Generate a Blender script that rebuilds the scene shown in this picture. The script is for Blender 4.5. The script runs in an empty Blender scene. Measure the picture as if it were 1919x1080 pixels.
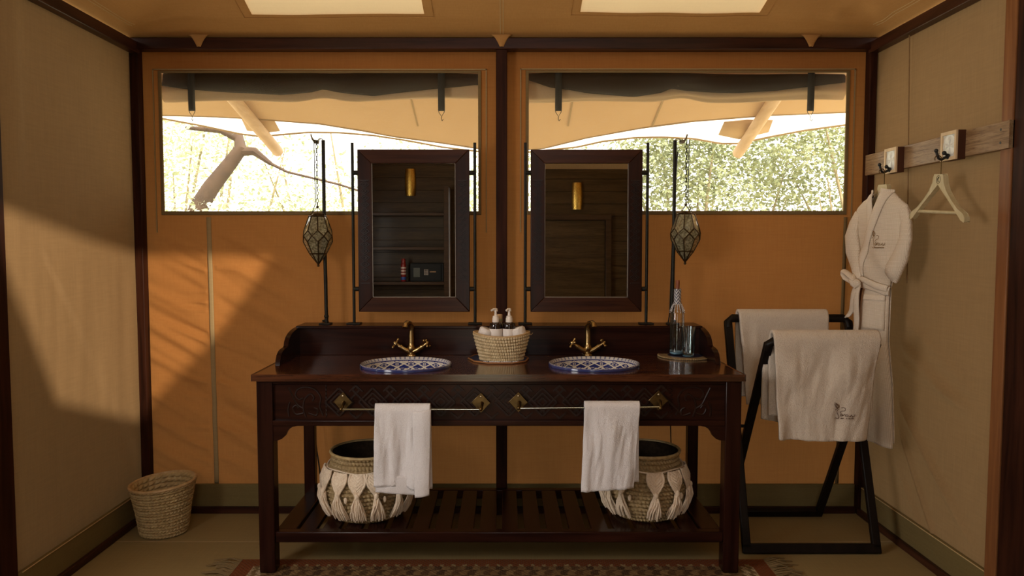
import bpy, math, random
import numpy as np
from mathutils import Vector, noise as mnoise
from mathutils.geometry import tessellate_polygon
R = math.radians
PI = math.pi
rnd = random.Random(7)
SC = bpy.context.scene
COL = SC.collection

# ------------------------------------------------------------------ camera
FPX = 1380.0
cd = bpy.data.cameras.new('camera')
cam = bpy.data.objects.new('camera', cd)
COL.objects.link(cam)
cam.location = (0, 0, 1.45)
cam.rotation_euler = (R(90) - math.atan(80 / FPX), 0, 0)
cd.sensor_width = 36
cd.lens = FPX / 1919 * 36
cd.shift_x = 15 / 1919
cd.clip_start = 0.02
SC.camera = cam

# ------------------------------------------------------------------ world, sun, exposure
W = bpy.data.worlds.new('soft_light')
SC.world = W
W.use_nodes = True
bg = W.node_tree.nodes['Background']
bg.inputs[0].default_value = (1.0, 0.97, 0.92, 1)
bg.inputs[1].default_value = 3.0
sd = bpy.data.lights.new('sun', 'SUN')
sd.energy = 9.0
sd.angle = R(1.5)
sd.color = (1.0, 0.95, 0.87)
sun = bpy.data.objects.new('sun', sd)
COL.objects.link(sun)
sun.location = (3, -6, 9)
sun.rotation_euler = Vector((-0.42, 0.45, -0.80)).to_track_quat('-Z', 'Y').to_euler()
# added spot, unseen at right, casting the lit patch on the left wall
pd = bpy.data.lights.new('patch_spot', 'SPOT')
pd.energy = 2300
pd.color = (1.0, 0.86, 0.66)
pd.shadow_soft_size = 0.014
pd.spot_size = R(50)
pd.spot_blend = 0.2
patch_lamp = bpy.data.objects.new('patch_spot', pd)
COL.objects.link(patch_lamp)
patch_lamp.location = (3.2, -1.5, 2.3)
patch_lamp.rotation_euler = (Vector((-1.93, 3.5, 1.1)) - Vector(patch_lamp.location)).to_track_quat('-Z', 'Y').to_euler()

# added fill lamps out of view, at the left and high behind the camera
def soft_light(name, sx, sy, energy, loc, aim):
    d = bpy.data.lights.new(name, 'AREA')
    d.shape = 'RECTANGLE'; d.size = sx; d.size_y = sy
    d.energy = energy
    d.color = (1.0, 0.93, 0.86)
    o = bpy.data.objects.new(name, d)
    COL.objects.link(o)
    o.location = loc
    o.rotation_euler = (Vector(aim) - Vector(loc)).to_track_quat('-Z', 'Y').to_euler()
soft_light('side_fill', 1.1, 1.0, 37, (-1.93, 1.2, 1.55), (0.6, 1.2, 1.35))
soft_light('gable_fill', 1.9, 0.35, 17, (0.1, -1.0, 3.25), (0, 3.6, 0.9))

SC.view_settings.view_transform = 'Standard'
SC.view_settings.look = 'None'
SC.view_settings.gamma = 1.0
SC.view_settings.use_curve_mapping = False
SC.view_settings.exposure = 0.0
SC.cycles.use_denoising = True
SC.cycles.max_bounces = 10
SC.cycles.diffuse_bounces = 6
SC.cycles.glossy_bounces = 4
SC.cycles.transmission_bounces = 6
SC.cycles.transparent_max_bounces = 16
SC.cycles.sample_clamp_indirect = 6.0
SC.cycles.caustics_reflective = False
SC.cycles.caustics_refractive = False

# ------------------------------------------------------------------ materials
def s2l(c):
    return tuple(((v / 255 + 0.055) / 1.055) ** 2.4 if v / 255 > 0.04045 else v / 255 / 12.92 for v in c)

def mk(name):
    m = bpy.data.materials.new(name)
    m.use_nodes = True
    nt = m.node_tree
    return m, nt, nt.nodes['Principled BSDF'], nt.nodes['Material Output']

def nd(nt, t, **kw):
    n = nt.nodes.new(t)
    for k, v in kw.items():
        setattr(n, k, v)
    return n

def mixcol(nt, fac, a, b):
    n = nd(nt, 'ShaderNodeMix', data_type='RGBA')
    nt.links.new(fac, n.inputs[0])
    for i, c in ((6, a), (7, b)):
        if hasattr(c, 'is_output'):
            nt.links.new(c, n.inputs[i])
        else:
            n.inputs[i].default_value = (*c, 1)
    return n.outputs[2]

def noise_n(nt, scale, vec=(1, 1, 1), detail=4, rough=0.55, dist=0.0):
    tc = nd(nt, 'ShaderNodeTexCoord')
    mp = nd(nt, 'ShaderNodeMapping')
    mp.inputs['Scale'].default_value = vec
    nt.links.new(tc.outputs['Object'], mp.inputs[0])
    n = nd(nt, 'ShaderNodeTexNoise')
    n.inputs['Scale'].default_value = scale
    n.inputs['Detail'].default_value = detail
    n.inputs['Roughness'].default_value = rough
    n.inputs['Distortion'].default_value = dist
    nt.links.new(mp.outputs[0], n.inputs['Vector'])
    return n.outputs['Fac']

def ramp(nt, fac, lo, hi):
    n = nd(nt, 'ShaderNodeMapRange')
    nt.links.new(fac, n.inputs[0])
    n.inputs[1].default_value = lo
    n.inputs[2].default_value = hi
    return n.outputs[0]

def mathn(nt, op, a, b=None):
    n = nd(nt, 'ShaderNodeMath', operation=op)
    for i, v in enumerate((a, b)):
        if v is None:
            continue
        if hasattr(v, 'is_output'):
            nt.links.new(v, n.inputs[i])
        else:
            n.inputs[i].default_value = v
    return n.outputs[0]

def bump(nt, bsdf, h, strength, dist=0.002):
    b = nd(nt, 'ShaderNodeBump')
    b.inputs['Strength'].default_value = strength
    b.inputs['Distance'].default_value = dist
    nt.links.new(h, b.inputs['Height'])
    nt.links.new(b.outputs[0], bsdf.inputs['Normal'])
    return b.outputs[0]

def plain(name, c1, c2=None, scale=20, vec=(1, 1, 1), rough=0.6, metal=0.0, bmp=0.0, bdist=0.002, spec=0.5, lo=0.35, hi=0.65, coat=0.0, sheen=0.0):
    m, nt, p, out = mk(name)
    p.inputs['Base Color'].default_value = (*c1, 1)
    p.inputs['Roughness'].default_value = rough
    p.inputs['Metallic'].default_value = metal
    p.inputs['Specular IOR Level'].default_value = spec
    p.inputs['Coat Weight'].default_value = coat
    p.inputs['Coat Roughness'].default_value = 0.12
    p.inputs['Sheen Weight'].default_value = sheen
    if c2 or bmp:
        f = noise_n(nt, scale, vec)
        if c2:
            nt.links.new(mixcol(nt, ramp(nt, f, lo, hi), c1, c2), p.inputs['Base Color'])
        if bmp:
            bump(nt, p, f, bmp, bdist)
    return m

def wood(name, c1, c2, axis='X', rough=0.28, scale=9, coat=0.03, c3=None, spec=0.17):
    m, nt, p, out = mk(name)
    v = {'X': (0.35, 5, 5), 'Y': (5, 0.35, 5), 'Z': (5, 5, 0.35)}[axis]
    f = noise_n(nt, scale * 0.6, v, 5, 0.6, 0.6)
    f2 = noise_n(nt, scale * 4, v, 3, 0.6)
    col = mixcol(nt, ramp(nt, f, 0.35, 0.68), c1, c2)
    if c3:
        col = mixcol(nt, ramp(nt, f2, 0.5, 0.72), col, c3)
    nt.links.new(col, p.inputs['Base Color'])
    p.inputs['Roughness'].default_value = rough
    p.inputs['Coat Weight'].default_value = coat
    p.inputs['Coat Roughness'].default_value = 0.15
    p.inputs['Specular IOR Level'].default_value = spec
    bump(nt, p, f2, 0.12, 0.001)
    return m

def weave_height(nt, k, ax=('X', 'Z')):
    tc = nd(nt, 'ShaderNodeTexCoord')
    sp = nd(nt, 'ShaderNodeSeparateXYZ')
    nt.links.new(tc.outputs['Object'], sp.inputs[0])
    s = [mathn(nt, 'ABSOLUTE', mathn(nt, 'SINE', mathn(nt, 'MULTIPLY', sp.outputs[a], k))) for a in ax]
    return mathn(nt, 'MINIMUM', s[0], s[1])

def canvas(name, c1, c2, ax=('X', 'Z'), transl=0.0, tcol=None, rough=0.85, weave=0.0, streak=0.10):
    m, nt, p, out = mk(name)
    a = {'X': (1, 1, 1)}
    v1 = [12, 12, 12]; v1['XYZ'.index(ax[0])] = 0.6
    v2 = [12, 12, 12]; v2['XYZ'.index(ax[1])] = 0.6
    n1 = noise_n(nt, 12, tuple(v1), 3)
    n2 = noise_n(nt, 12, tuple(v2), 3)
    big = noise_n(nt, 1.3, (1, 1, 1), 3)
    st = mathn(nt, 'ADD', mathn(nt, 'MULTIPLY', n1, 0.5), mathn(nt, 'MULTIPLY', n2, 0.5))
    f = mathn(nt, 'ADD', mathn(nt, 'MULTIPLY', ramp(nt, st, 0.38, 0.62), 0.55), mathn(nt, 'MULTIPLY', ramp(nt, big, 0.35, 0.65), 0.45))
    col = mixcol(nt, f, c1, c2)
    nt.links.new(col, p.inputs['Base Color'])
    p.inputs['Roughness'].default_value = rough
    p.inputs['Specular IOR Level'].default_value = 0.15
    bump(nt, p, st, 0.25, 0.003)
    if transl > 0:
        t = nd(nt, 'ShaderNodeBsdfTranslucent')
        if tcol:
            t.inputs[0].default_value = (*tcol, 1)
        else:
            nt.links.new(col, t.inputs[0])
        mx = nd(nt, 'ShaderNodeMixShader')
        mx.inputs[0].default_value = transl
        nt.links.new(p.outputs[0], mx.inputs[1])
        nt.links.new(t.outputs[0], mx.inputs[2])
        nt.links.new(mx.outputs[0], out.inputs[0])
    return m

def attr_mat(name, rough=0.4, coat=0.0, bmp=0.0, scale=200, spec=0.5):
    m, nt, p, out = mk(name)
    a = nd(nt, 'ShaderNodeVertexColor', layer_name='Col')
    nt.links.new(a.outputs[0], p.inputs['Base Color'])
    p.inputs['Roughness'].default_value = rough
    p.inputs['Coat Weight'].default_value = coat
    p.inputs['Coat Roughness'].default_value = 0.08
    p.inputs['Specular IOR Level'].default_value = spec
    if bmp:
        bump(nt, p, noise_n(nt, scale), bmp)
    return m

def terry(name, c1, c2, scale=260, strength=0.9):
    m, nt, p, out = mk(name)
    f = noise_n(nt, scale, (1, 1, 1), 2, 0.7)
    f2 = noise_n(nt, 40, (1, 1, 1), 4, 0.6)
    h = mathn(nt, 'ADD', f, mathn(nt, 'MULTIPLY', f2, 1.2))
    nt.links.new(mixcol(nt, ramp(nt, f, 0.3, 0.7), c1, c2), p.inputs['Base Color'])
    p.inputs['Roughness'].default_value = 0.95
    p.inputs['Specular IOR Level'].default_value = 0.1
    p.inputs['Sheen Weight'].default_value = 0.25
    bump(nt, p, h, strength, 0.004)
    return m

def waffle(name, c1, c2, k=420):
    m, nt, p, out = mk(name)
    h = weave_height(nt, k, ('X', 'Z'))
    nt.links.new(mixcol(nt, h, c2, c1), p.inputs['Base Color'])
    p.inputs['Roughness'].default_value = 0.95
    p.inputs['Specular IOR Level'].default_value = 0.1
    bump(nt, p, h, 0.5, 0.002)
    return m

def glassy(name, tint, gloss=0.12, haze=0.0, hcol=(1, 1, 1), mesh=False):
    m, nt, p, out = mk(name)
    nt.nodes.remove(p)
    tr = nd(nt, 'ShaderNodeBsdfTransparent')
    tr.inputs[0].default_value = (*tint, 1)
    gl = nd(nt, 'ShaderNodeBsdfGlossy')
    gl.inputs['Roughness'].default_value = 0.05
    lw = nd(nt, 'ShaderNodeLayerWeight')
    lw.inputs[0].default_value = 0.35
    f = mathn(nt, 'ADD', mathn(nt, 'MULTIPLY', lw.outputs['Fresnel'], 0.7), gloss * 0.3)
    mx = nd(nt, 'ShaderNodeMixShader')
    nt.links.new(f, mx.inputs[0])
    nt.links.new(tr.outputs[0], mx.inputs[1])
    nt.links.new(gl.outputs[0], mx.inputs[2])
    res = tr.outputs[0] if mesh else mx.outputs[0]
    if haze:
        df = nd(nt, 'ShaderNodeBsdfTranslucent')
        df.inputs[0].default_value = (*hcol, 1)
        m2 = nd(nt, 'ShaderNodeMixShader')
        m2.inputs[0].default_value = haze
        nt.links.new(res, m2.inputs[1])
        nt.links.new(df.outputs[0], m2.inputs[2])
        res = m2.outputs[0]
    nt.links.new(res, out.inputs[0])
    return m

M = {}
M['canvas_back'] = canvas('canvas_back', (0.300, 0.117, 0.029), (0.362, 0.150, 0.041), transl=0.06, tcol=(0.70, 0.33, 0.11))
M['canvas_side'] = canvas('canvas_side', (0.215, 0.129, 0.060), (0.258, 0.158, 0.075), ('Y', 'Z'), transl=0.03, tcol=(0.5, 0.33, 0.15), streak=0.05)
M['canvas_roof'] = canvas('canvas_roof', (0.40, 0.205, 0.065), (0.46, 0.245, 0.085), ('X', 'Y'), transl=0.012, tcol=(0.6, 0.33, 0.12))
M['canvas_skirt'] = canvas('canvas_skirt', (0.160, 0.118, 0.045), (0.20, 0.15, 0.060), ('X', 'Y'))
M['canvas_floor'] = canvas('canvas_floor', (0.25, 0.180, 0.078), (0.30, 0.220, 0.096), ('X', 'Y'), rough=0.6)
M['canvas_flap'] = canvas('canvas_flap', (0.42, 0.29, 0.155), (0.48, 0.34, 0.19), transl=0.05)
M['binding'] = canvas('binding', (0.17, 0.115, 0.05), (0.22, 0.15, 0.07))
M['seam'] = canvas('seam', (0.30, 0.21, 0.10), (0.37, 0.26, 0.13))
M['awning_inner'] = canvas('awning_inner', (0.46, 0.30, 0.145), (0.53, 0.36, 0.185), ('X', 'Y'), transl=0.04, tcol=(0.72, 0.48, 0.26))
M['awning_outer'] = canvas('awning_outer', (0.78, 0.74, 0.66), (0.82, 0.79, 0.72), ('X', 'Y'), transl=0.55, tcol=(0.86, 0.84, 0.80))
M['skylight'] = canvas('skylight', (0.75, 0.62, 0.42), (0.80, 0.67, 0.46), ('X', 'Y'), transl=0.30, tcol=(0.50, 0.38, 0.20))
M['frame_wood'] = wood('frame_wood', (0.018, 0.006, 0.0035), (0.050, 0.016, 0.008), 'Z', 0.5, spec=0.08, coat=0.0)
M['frame_wood_x'] = wood('frame_wood_x', (0.020, 0.0065, 0.004), (0.055, 0.018, 0.009), 'X', 0.35)
M['frame_wood_y'] = wood('frame_wood_y', (0.026, 0.009, 0.005), (0.075, 0.026, 0.013), 'Y', 0.35)
M['strip_wood'] = wood('strip_wood', (0.16, 0.06, 0.022), (0.26, 0.11, 0.04), 'Z', 0.45)
M['vanity_x'] = wood('vanity_x', (0.0121, 0.0033, 0.0022), (0.0330, 0.0099, 0.0055), 'X', 0.22)
M['vanity_z'] = wood('vanity_z', (0.0121, 0.0033, 0.0022), (0.0275, 0.0083, 0.0050), 'Z', 0.22)
M['vanity_y'] = wood('vanity_y', (0.0121, 0.0033, 0.0022), (0.0275, 0.0083, 0.0050), 'Y', 0.25)
M['counter'] = wood('counter', (0.024, 0.006, 0.003), (0.125, 0.040, 0.015), 'X', 0.15, 7, 0.7, (0.030, 0.008, 0.004), 0.5)
M['carving'] = plain('carving', (0.011, 0.0035, 0.002), (0.020, 0.007, 0.004), 30, spec=0.3, rough=0.36, bmp=0.1)
M['rack_wood'] = plain('rack_wood', (0.005, 0.003, 0.002), (0.010, 0.006, 0.004), 20, (1, 1, 0.2), rough=0.45, spec=0.18)
M['mirror_frame'] = wood('mirror_frame', (0.020, 0.006, 0.003), (0.062, 0.020, 0.008), 'X', 0.28)
M['mirror_frame_z'] = wood('mirror_frame_z', (0.015, 0.005, 0.003), (0.034, 0.011, 0.006), 'Z', 0.28)
M['iron'] = plain('iron', (0.010, 0.009, 0.006), (0.018, 0.016, 0.011), 60, rough=0.5, metal=0.2, spec=0.25)
M['iron_hook'] = plain('iron_hook', (0.16, 0.15, 0.12), (0.22, 0.20, 0.16), 60, rough=0.4, metal=0.8)
M['black'] = plain('black', (0.010, 0.009, 0.008), rough=0.5)
M['strap'] = plain('strap', (0.017, 0.014, 0.008), (0.03, 0.026, 0.015), 300, rough=0.8)
M['brass'] = plain('brass', (0.36, 0.24, 0.10), (0.46, 0.32, 0.15), 30, rough=0.27, metal=1.0)
M['brass_dark'] = plain('brass_dark', (0.11, 0.07, 0.028), (0.19, 0.125, 0.05), 40, rough=0.35, metal=1.0)
M['sconce'] = plain('sconce', (0.75, 0.50, 0.12), (0.55, 0.36, 0.08), 60, rough=0.35, metal=1.0, bmp=0.6)
M['rod'] = plain('rod', (0.55, 0.62, 0.60), rough=0.15, metal=1.0)
M['screw'] = plain('screw', (0.5, 0.42, 0.28), rough=0.3, metal=1.0)
M['mirror'] = plain('mirror', (0.80, 0.80, 0.78), rough=0.01, metal=1.0)
M['mirror_edge'] = plain('mirror_edge', (0.22, 0.19, 0.16), rough=0.5, metal=0.5, spec=0.3)
M['ceramic'] = attr_mat('ceramic', 0.12, 0.5)
M['bead'] = attr_mat('bead', 0.35, 0.0)
M['rug'] = attr_mat('rug', 0.95, 0.0, 0.8, 220, 0.1)
M['towel_white'] = terry('towel_white', (0.74, 0.70, 0.70), (0.82, 0.79, 0.79))
M['towel_bath'] = terry('towel_bath', (0.66, 0.56, 0.46), (0.76, 0.67, 0.56), 240, 1.0)
M['robe'] = waffle('robe', (0.86, 0.77, 0.66), (0.62, 0.52, 0.40), 540)
M['robe_band'] = waffle('robe_band', (0.88, 0.79, 0.68), (0.68, 0.58, 0.46), 640)
M['thread'] = plain('thread', (0.22, 0.12, 0.035), rough=0.5)
M['thread_dark'] = plain('thread_dark', (0.10, 0.045, 0.02), rough=0.6)
M['palm'] = plain('palm', (0.36, 0.25, 0.105), (0.52, 0.38, 0.18), 45, rough=0.55, bmp=0.4)
M['palm_light'] = plain('palm_light', (0.50, 0.38, 0.21), (0.66, 0.52, 0.31), 60, rough=0.42, bmp=0.4)
M['palm_dark'] = plain('palm_dark', (0.27, 0.185, 0.085), (0.40, 0.29, 0.14), 60, rough=0.6, bmp=0.5)
M['palm_rim'] = plain('palm_rim', (0.42, 0.27, 0.12), (0.56, 0.38, 0.19), 50, rough=0.5)
M['yarn'] = plain('yarn', (0.72, 0.58, 0.43), (0.84, 0.71, 0.55), 150, rough=0.9, bmp=0.4)
M['amber'] = plain('amber', (0.012, 0.005, 0.004), rough=0.08, coat=0.5)
M['plastic'] = plain('plastic', (0.80, 0.72, 0.64), rough=0.35)
M['label'] = plain('label', (0.78, 0.72, 0.68), rough=0.6)
M['washcloth'] = terry('washcloth', (0.78, 0.72, 0.68), (0.86, 0.81, 0.77), 300, 0.7)
M['cork'] = plain('cork', (0.50, 0.32, 0.16), (0.62, 0.42, 0.24), 40, rough=0.8)
M['mat_blue'] = plain('mat_blue', (0.018, 0.022, 0.065), (0.035, 0.040, 0.10), 90, rough=0.7, bmp=0.4)
M['mat_rust'] = plain('mat_rust', (0.30, 0.13, 0.045), rough=0.6)
M['mat_white'] = plain('mat_white', (0.75, 0.74, 0.76), rough=0.4)
M['aqua'] = plain('aqua', (0.20, 0.38, 0.55), (0.32, 0.52, 0.66), 30, rough=0.3)
M['stopper'] = plain('stopper', (0.20, 0.055, 0.022), (0.28, 0.08, 0.03), 40, rough=0.5)
M['glass'] = glassy('glass', (0.95, 0.975, 0.96))
M['glass_aqua'] = glassy('glass_aqua', (0.92, 0.97, 0.965), 0.15)
M['insect_screen'] = glassy('insect_screen', (0.95, 0.94, 0.92), 0.0, 0.045, (1.0, 0.97, 0.92), True)
M['lantern_pane'] = glassy('lantern_pane', (0.50, 0.50, 0.40), 0.35, 0.62, (0.62, 0.60, 0.47))
def _():
    nt = M['lantern_pane'].node_tree
    f = ramp(nt, noise_n(nt, 90, (1, 1, 1), 4, 0.7), 0.38, 0.66)
    for n in nt.nodes:
        if n.bl_idname == 'ShaderNodeBsdfTranslucent':
            df = nd(nt, 'ShaderNodeBsdfDiffuse')
            c = mixcol(nt, f, (0.20, 0.185, 0.105), (0.78, 0.75, 0.52))
            nt.links.new(c, n.inputs[0]); nt.links.new(c, df.inputs[0])
            mx = nd(nt, 'ShaderNodeMixShader'); mx.inputs[0].default_value = 0.5
            tgt = n.outputs[0].links[0].to_socket
            nt.links.new(n.outputs[0], mx.inputs[1]); nt.links.new(df.outputs[0], mx.inputs[2])
            nt.links.new(mx.outputs[0], tgt)
            break
_()
M['lantern_bar'] = plain('lantern_bar', (0.045, 0.028, 0.012), (0.09, 0.056, 0.026), 60, rough=0.4, metal=0.8)
M['rail_wood'] = wood('rail_wood', (0.20, 0.115, 0.055), (0.36, 0.24, 0.135), 'Y', 0.42, 12, 0.1, (0.12, 0.06, 0.03))
M['tile_wood'] = wood('tile_wood', (0.62, 0.46, 0.28), (0.72, 0.56, 0.36), 'Z', 0.5)
M['tile_side'] = wood('tile_side', (0.05, 0.018, 0.010), (0.09, 0.035, 0.018), 'Z', 0.5)
M['tile'] = plain('tile', (0.62, 0.64, 0.62), (0.74, 0.75, 0.72), 50, rough=0.25)
M['hanger_wood'] = wood('hanger_wood', (0.50, 0.42, 0.24), (0.62, 0.53, 0.33), 'Z', 0.5, 14)
M['pole_wood'] = wood('pole_wood', (0.50, 0.34, 0.19), (0.62, 0.44, 0.26), 'Y', 0.6)
M['rear_wood'] = wood('rear_wood', (0.038, 0.022, 0.008), (0.085, 0.052, 0.020), 'X', 0.45, 6, 0.05, (0.030, 0.017, 0.007))
M['shelf_wood'] = wood('shelf_wood', (0.034, 0.018, 0.008), (0.065, 0.036, 0.016), 'X', 0.4)
M['safe'] = plain('safe', (0.006, 0.007, 0.006), rough=0.5, spec=0.2)
M['safe_panel'] = plain('safe_panel', (0.05, 0.06, 0.045), rough=0.3)
M['can_red'] = plain('can_red', (0.24, 0.015, 0.012), rough=0.3)
M['can_white'] = plain('can_white', (0.7, 0.6, 0.55), rough=0.4)
M['can_blue'] = plain('can_blue', (0.03, 0.10, 0.40), rough=0.4)
M['leaf'] = plain('leaf', (0.46, 0.52, 0.30), (0.72, 0.77, 0.56), 3, rough=0.6)
M['leaf_dark'] = plain('leaf_dark', (0.21, 0.25, 0.115), (0.38, 0.41, 0.21), 3, rough=0.6)
M['bark'] = plain('bark', (0.050, 0.026, 0.013), (0.085, 0.047, 0.024), 12, rough=0.9)
M['flap_shade'] = canvas('flap_shade', (0.030, 0.018, 0.008), (0.045, 0.027, 0.013))  # dark tone for the shade on the rolled flaps
M['stem'] = plain('stem', (0.24, 0.20, 0.11), (0.36, 0.29, 0.16), 12, rough=0.9)
M['lining_dark'] = plain('lining_dark', (0.020, 0.013, 0.007), (0.035, 0.022, 0.012), 60, rough=0.9, spec=0.1)
M['ground'] = plain('ground', (0.50, 0.44, 0.30), (0.60, 0.54, 0.38), 2, rough=0.95)
M['stitch'] = plain('stitch', (0.55, 0.40, 0.20), rough=0.7)

# ------------------------------------------------------------------ mesh tools
class MB:
    def __init__(s):
        s.v = []; s.f = []; s.c = []
    def add(s, vs, fs, col=None):
        b = len(s.v)
        s.v.extend([tuple(map(float, p)) for p in vs])
        s.f.extend([tuple(int(i) + b for i in f) for f in fs])
        if col is not None:
            s.c.extend(col if isinstance(col, list) else [col] * len(vs))
        return s
    def box(s, x0, x1, y0, y1, z0, z1, col=None):
        vs = [(x, y, z) for z in (z0, z1) for y in (y0, y1) for x in (x0, x1)]
        return s.add(vs, [(0, 2, 3, 1), (4, 5, 7, 6), (0, 1, 5, 4), (2, 6, 7, 3), (0, 4, 6, 2), (1, 3, 7, 5)], col)
    def beam(s, a, b, w, d, up=(0, 0, 1)):
        a = Vector(a); b = Vector(b); t = (b - a).normalized()
        u = t.cross(Vector(up)).normalized(); n = u.cross(t).normalized()
        vs = []
        for p in (a, b):
            for i, j in ((-1, -1), (1, -1), (1, 1), (-1, 1)):
                vs.append(p + u * (i * w / 2) + n * (j * d / 2))
        return s.add(vs, [(0, 3, 2, 1), (4, 5, 6, 7), (0, 1, 5, 4), (1, 2, 6, 5), (2, 3, 7, 6), (3, 0, 4, 7)])
    def tube(s, path, r, n=8, closed=False, caps=True, sx=1.0, col=None):
        P = [Vector(p) for p in path]
        L = len(P)
        rr = [r] * L if not hasattr(r, '__len__') else list(r)
        T = []
        for i in range(L):
            if closed:
                t = P[(i + 1) % L] - P[i - 1]
            else:
                t = P[min(i + 1, L - 1)] - P[max(i - 1, 0)]
            T.append(t.normalized() if t.length > 1e-9 else Vector((0, 0, 1)))
        ref = Vector((0, 0, 1)) if abs(T[0].z) < 0.9 else Vector((0, 1, 0))
        u = T[0].cross(ref).normalized()
        vs = []
        for i in range(L):
            u = (u - T[i] * u.dot(T[i])).normalized()
            w = T[i].cross(u)
            for k in range(n):
                a = 2 * PI * k / n
                vs.append(P[i] + u * (math.cos(a) * rr[i] * sx) + w * (math.sin(a) * rr[i]))
        fs = []
        for i in range(L if closed else L - 1):
            j = (i + 1) % L
            for k in range(n):
                l = (k + 1) % n
                fs.append((i * n + k, i * n + l, j * n + l, j * n + k))
        if caps and not closed:
            fs.append(tuple(range(n - 1, -1, -1)))
            fs.append(tuple((L - 1) * n + k for k in range(n)))
        return s.add(vs, fs, col)
    def lathe(s, prof, n=24, c=(0, 0, 0), sx=1.0, sy=1.0, cap0=False, cap1=False, fn=None, col=None):
        vs = []; cs = []
        for j, (r, z) in enumerate(prof):
            for k in range(n):
                a = 2 * PI * k / n
                rr = r; zz = z
                if fn:
                    rr, zz = fn(r, z, a, j)
                vs.append((c[0] + math.cos(a) * rr * sx, c[1] + math.sin(a) * rr * sy, c[2] + zz))
                if col:
                    cs.append(col(j, a))
        fs = []
        for j in range(len(prof) - 1):
            for k in range(n):
                l = (k + 1) % n
                fs.append((j * n + k, j * n + l, (j + 1) * n + l, (j + 1) * n + k))
        if cap0:
            fs.append(tuple(range(n - 1, -1, -1)))
        if cap1:
            fs.append(tuple((len(prof) - 1) * n + k for k in range(n)))
        return s.add(vs, fs, cs if col else None)
    def prism(s, poly, a, b, ax='X', col=None):
        n = len(poly)
        def m(p, h):
            return {'X': (h, p[0], p[1]), 'Y': (p[0], h, p[1]), 'Z': (p[0], p[1], h)}[ax]
        vs = [m(p, a) for p in poly] + [m(p, b) for p in poly]
        fs = [(i, (i + 1) % n, n + (i + 1) % n, n + i) for i in range(n)]
        tri = tessellate_polygon([[Vector((p[0], p[1], 0)) for p in poly]])
        fs += [tuple(t) for t in tri] + [tuple(n + i for i in reversed(t)) for t in tri]
        return s.add(vs, fs, col)
    def grid(s, fn, nu, nv, closed_u=False, col=None, skip=None):
        vs = []; cs = []
        for j in range(nv + 1):
            for i in range(nu + (0 if closed_u else 1)):
                vs.append(fn(i / nu, j / nv))
                if col:
                    cs.append(col(i / nu, j / nv))
        w = nu if closed_u else nu + 1
        fs = []
        for j in range(nv):
            for i in range(nu):
                if skip and skip((i + .5) / nu, (j + .5) / nv):
                    continue
                i2 = (i + 1) % w
                fs.append((j * w + i, j * w + i2, (j + 1) * w + i2, (j + 1) * w + i))
        return s.add(vs, fs, cs if col else None)
    def ball(s, c, r, n=10, m=6, sc=(1, 1, 1)):
        prof = [(max(1e-4, math.sin(PI * j / m)) , -math.cos(PI * j / m)) for j in range(m + 1)]
        vs = []
        for (q, z) in prof:
            for k in range(n):
                a = 2 * PI * k / n
                vs.append((c[0] + r * q * math.cos(a) * sc[0], c[1] + r * q * math.sin(a) * sc[1], c[2] + r * z * sc[2]))
        fs = [(j * n + k, j * n + (k + 1) % n, (j + 1) * n + (k + 1) % n, (j + 1) * n + k) for j in range(m) for k in range(n)]
        return s.add(vs, fs)
    def build(s, name, mat, parent=None, smooth=True, bevel=0.0, solid=0.0, local=False, sub=0, angle=40, off=0.0):
        me = bpy.data.meshes.new(name)
        o0 = (0, 0, 0)
        if parent is not None and not local:
            o0 = ORG.get(parent.name, (0, 0, 0))
        V = [(p[0] - o0[0], p[1] - o0[1], p[2] - o0[2]) for p in s.v]
        me.from_pydata(V, [], s.f)
        me.update()
        if s.c:
            a = me.color_attributes.new('Col', 'FLOAT_COLOR', 'POINT')
            arr = np.ones((len(V), 4), dtype=np.float32)
            arr[:, :3] = np.array(s.c, dtype=np.float32)
            a.data.foreach_set('color', arr.ravel())
        if smooth:
            me.shade_smooth()
            me.set_sharp_from_angle(angle=R(angle))
        me.materials.append(M[mat])
        o = bpy.data.objects.new(name, me)
        COL.objects.link(o)
        if parent is not None:
            o.parent = parent
            ORG[o.name] = o0
        if solid:
            md = o.modifiers.new('thickness', 'SOLIDIFY'); md.thickness = solid; md.offset = off
        if bevel:
            md = o.modifiers.new('bevel', 'BEVEL'); md.width = bevel; md.segments = 2; md.limit_method = 'ANGLE'; md.angle_limit = R(40)
            md.harden_normals = False
        if sub:
            md = o.modifiers.new('subdiv', 'SUBSURF'); md.levels = sub; md.render_levels = sub
        return o

ORG = {}
def thing(name, label, cat, loc=(0, 0, 0), rz=0.0, group=None):
    o = bpy.data.objects.new(name, None)
    COL.objects.link(o)
    o.location = loc
    o.rotation_euler = (0, 0, rz)
    o.empty_display_size = 0.05
    ORG[o.name] = tuple(loc)
    return tag(o, label, cat, group)
def tag(o, label, cat, group=None):
    o['label'] = label; o['category'] = cat
    if group:
        o['group'] = group
    return o
def struct(o):
    o['kind'] = 'structure'
    return o
KIDS = {}
def copy_tree(o, parent=None):
    c = o.copy()
    COL.objects.link(c)
    if parent is not None:
        c.parent = parent
    for ch in [x for x in bpy.data.objects if x.parent == o]:
        copy_tree(ch, c)
    return c
def fbm(x, y, z=0.0, o=3):
    return mnoise.fractal(Vector((x, y, z)), 0.8, 2.0, o)
def spline(pts, n=5):
    P = [Vector(p) for p in pts]; out = []
    for i in range(len(P) - 1):
        a = P[max(i - 1, 0)]; b = P[i]; c = P[i + 1]; d = P[min(i + 2, len(P) - 1)]
        for k in range(n):
            t = k / n
            out.append(.5 * ((2 * b) + (c - a) * t + (2 * a - 5 * b + 4 * c - d) * t * t + (3 * b - a - 3 * c + d) * t ** 3))
    return out + [P[-1]]
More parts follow.
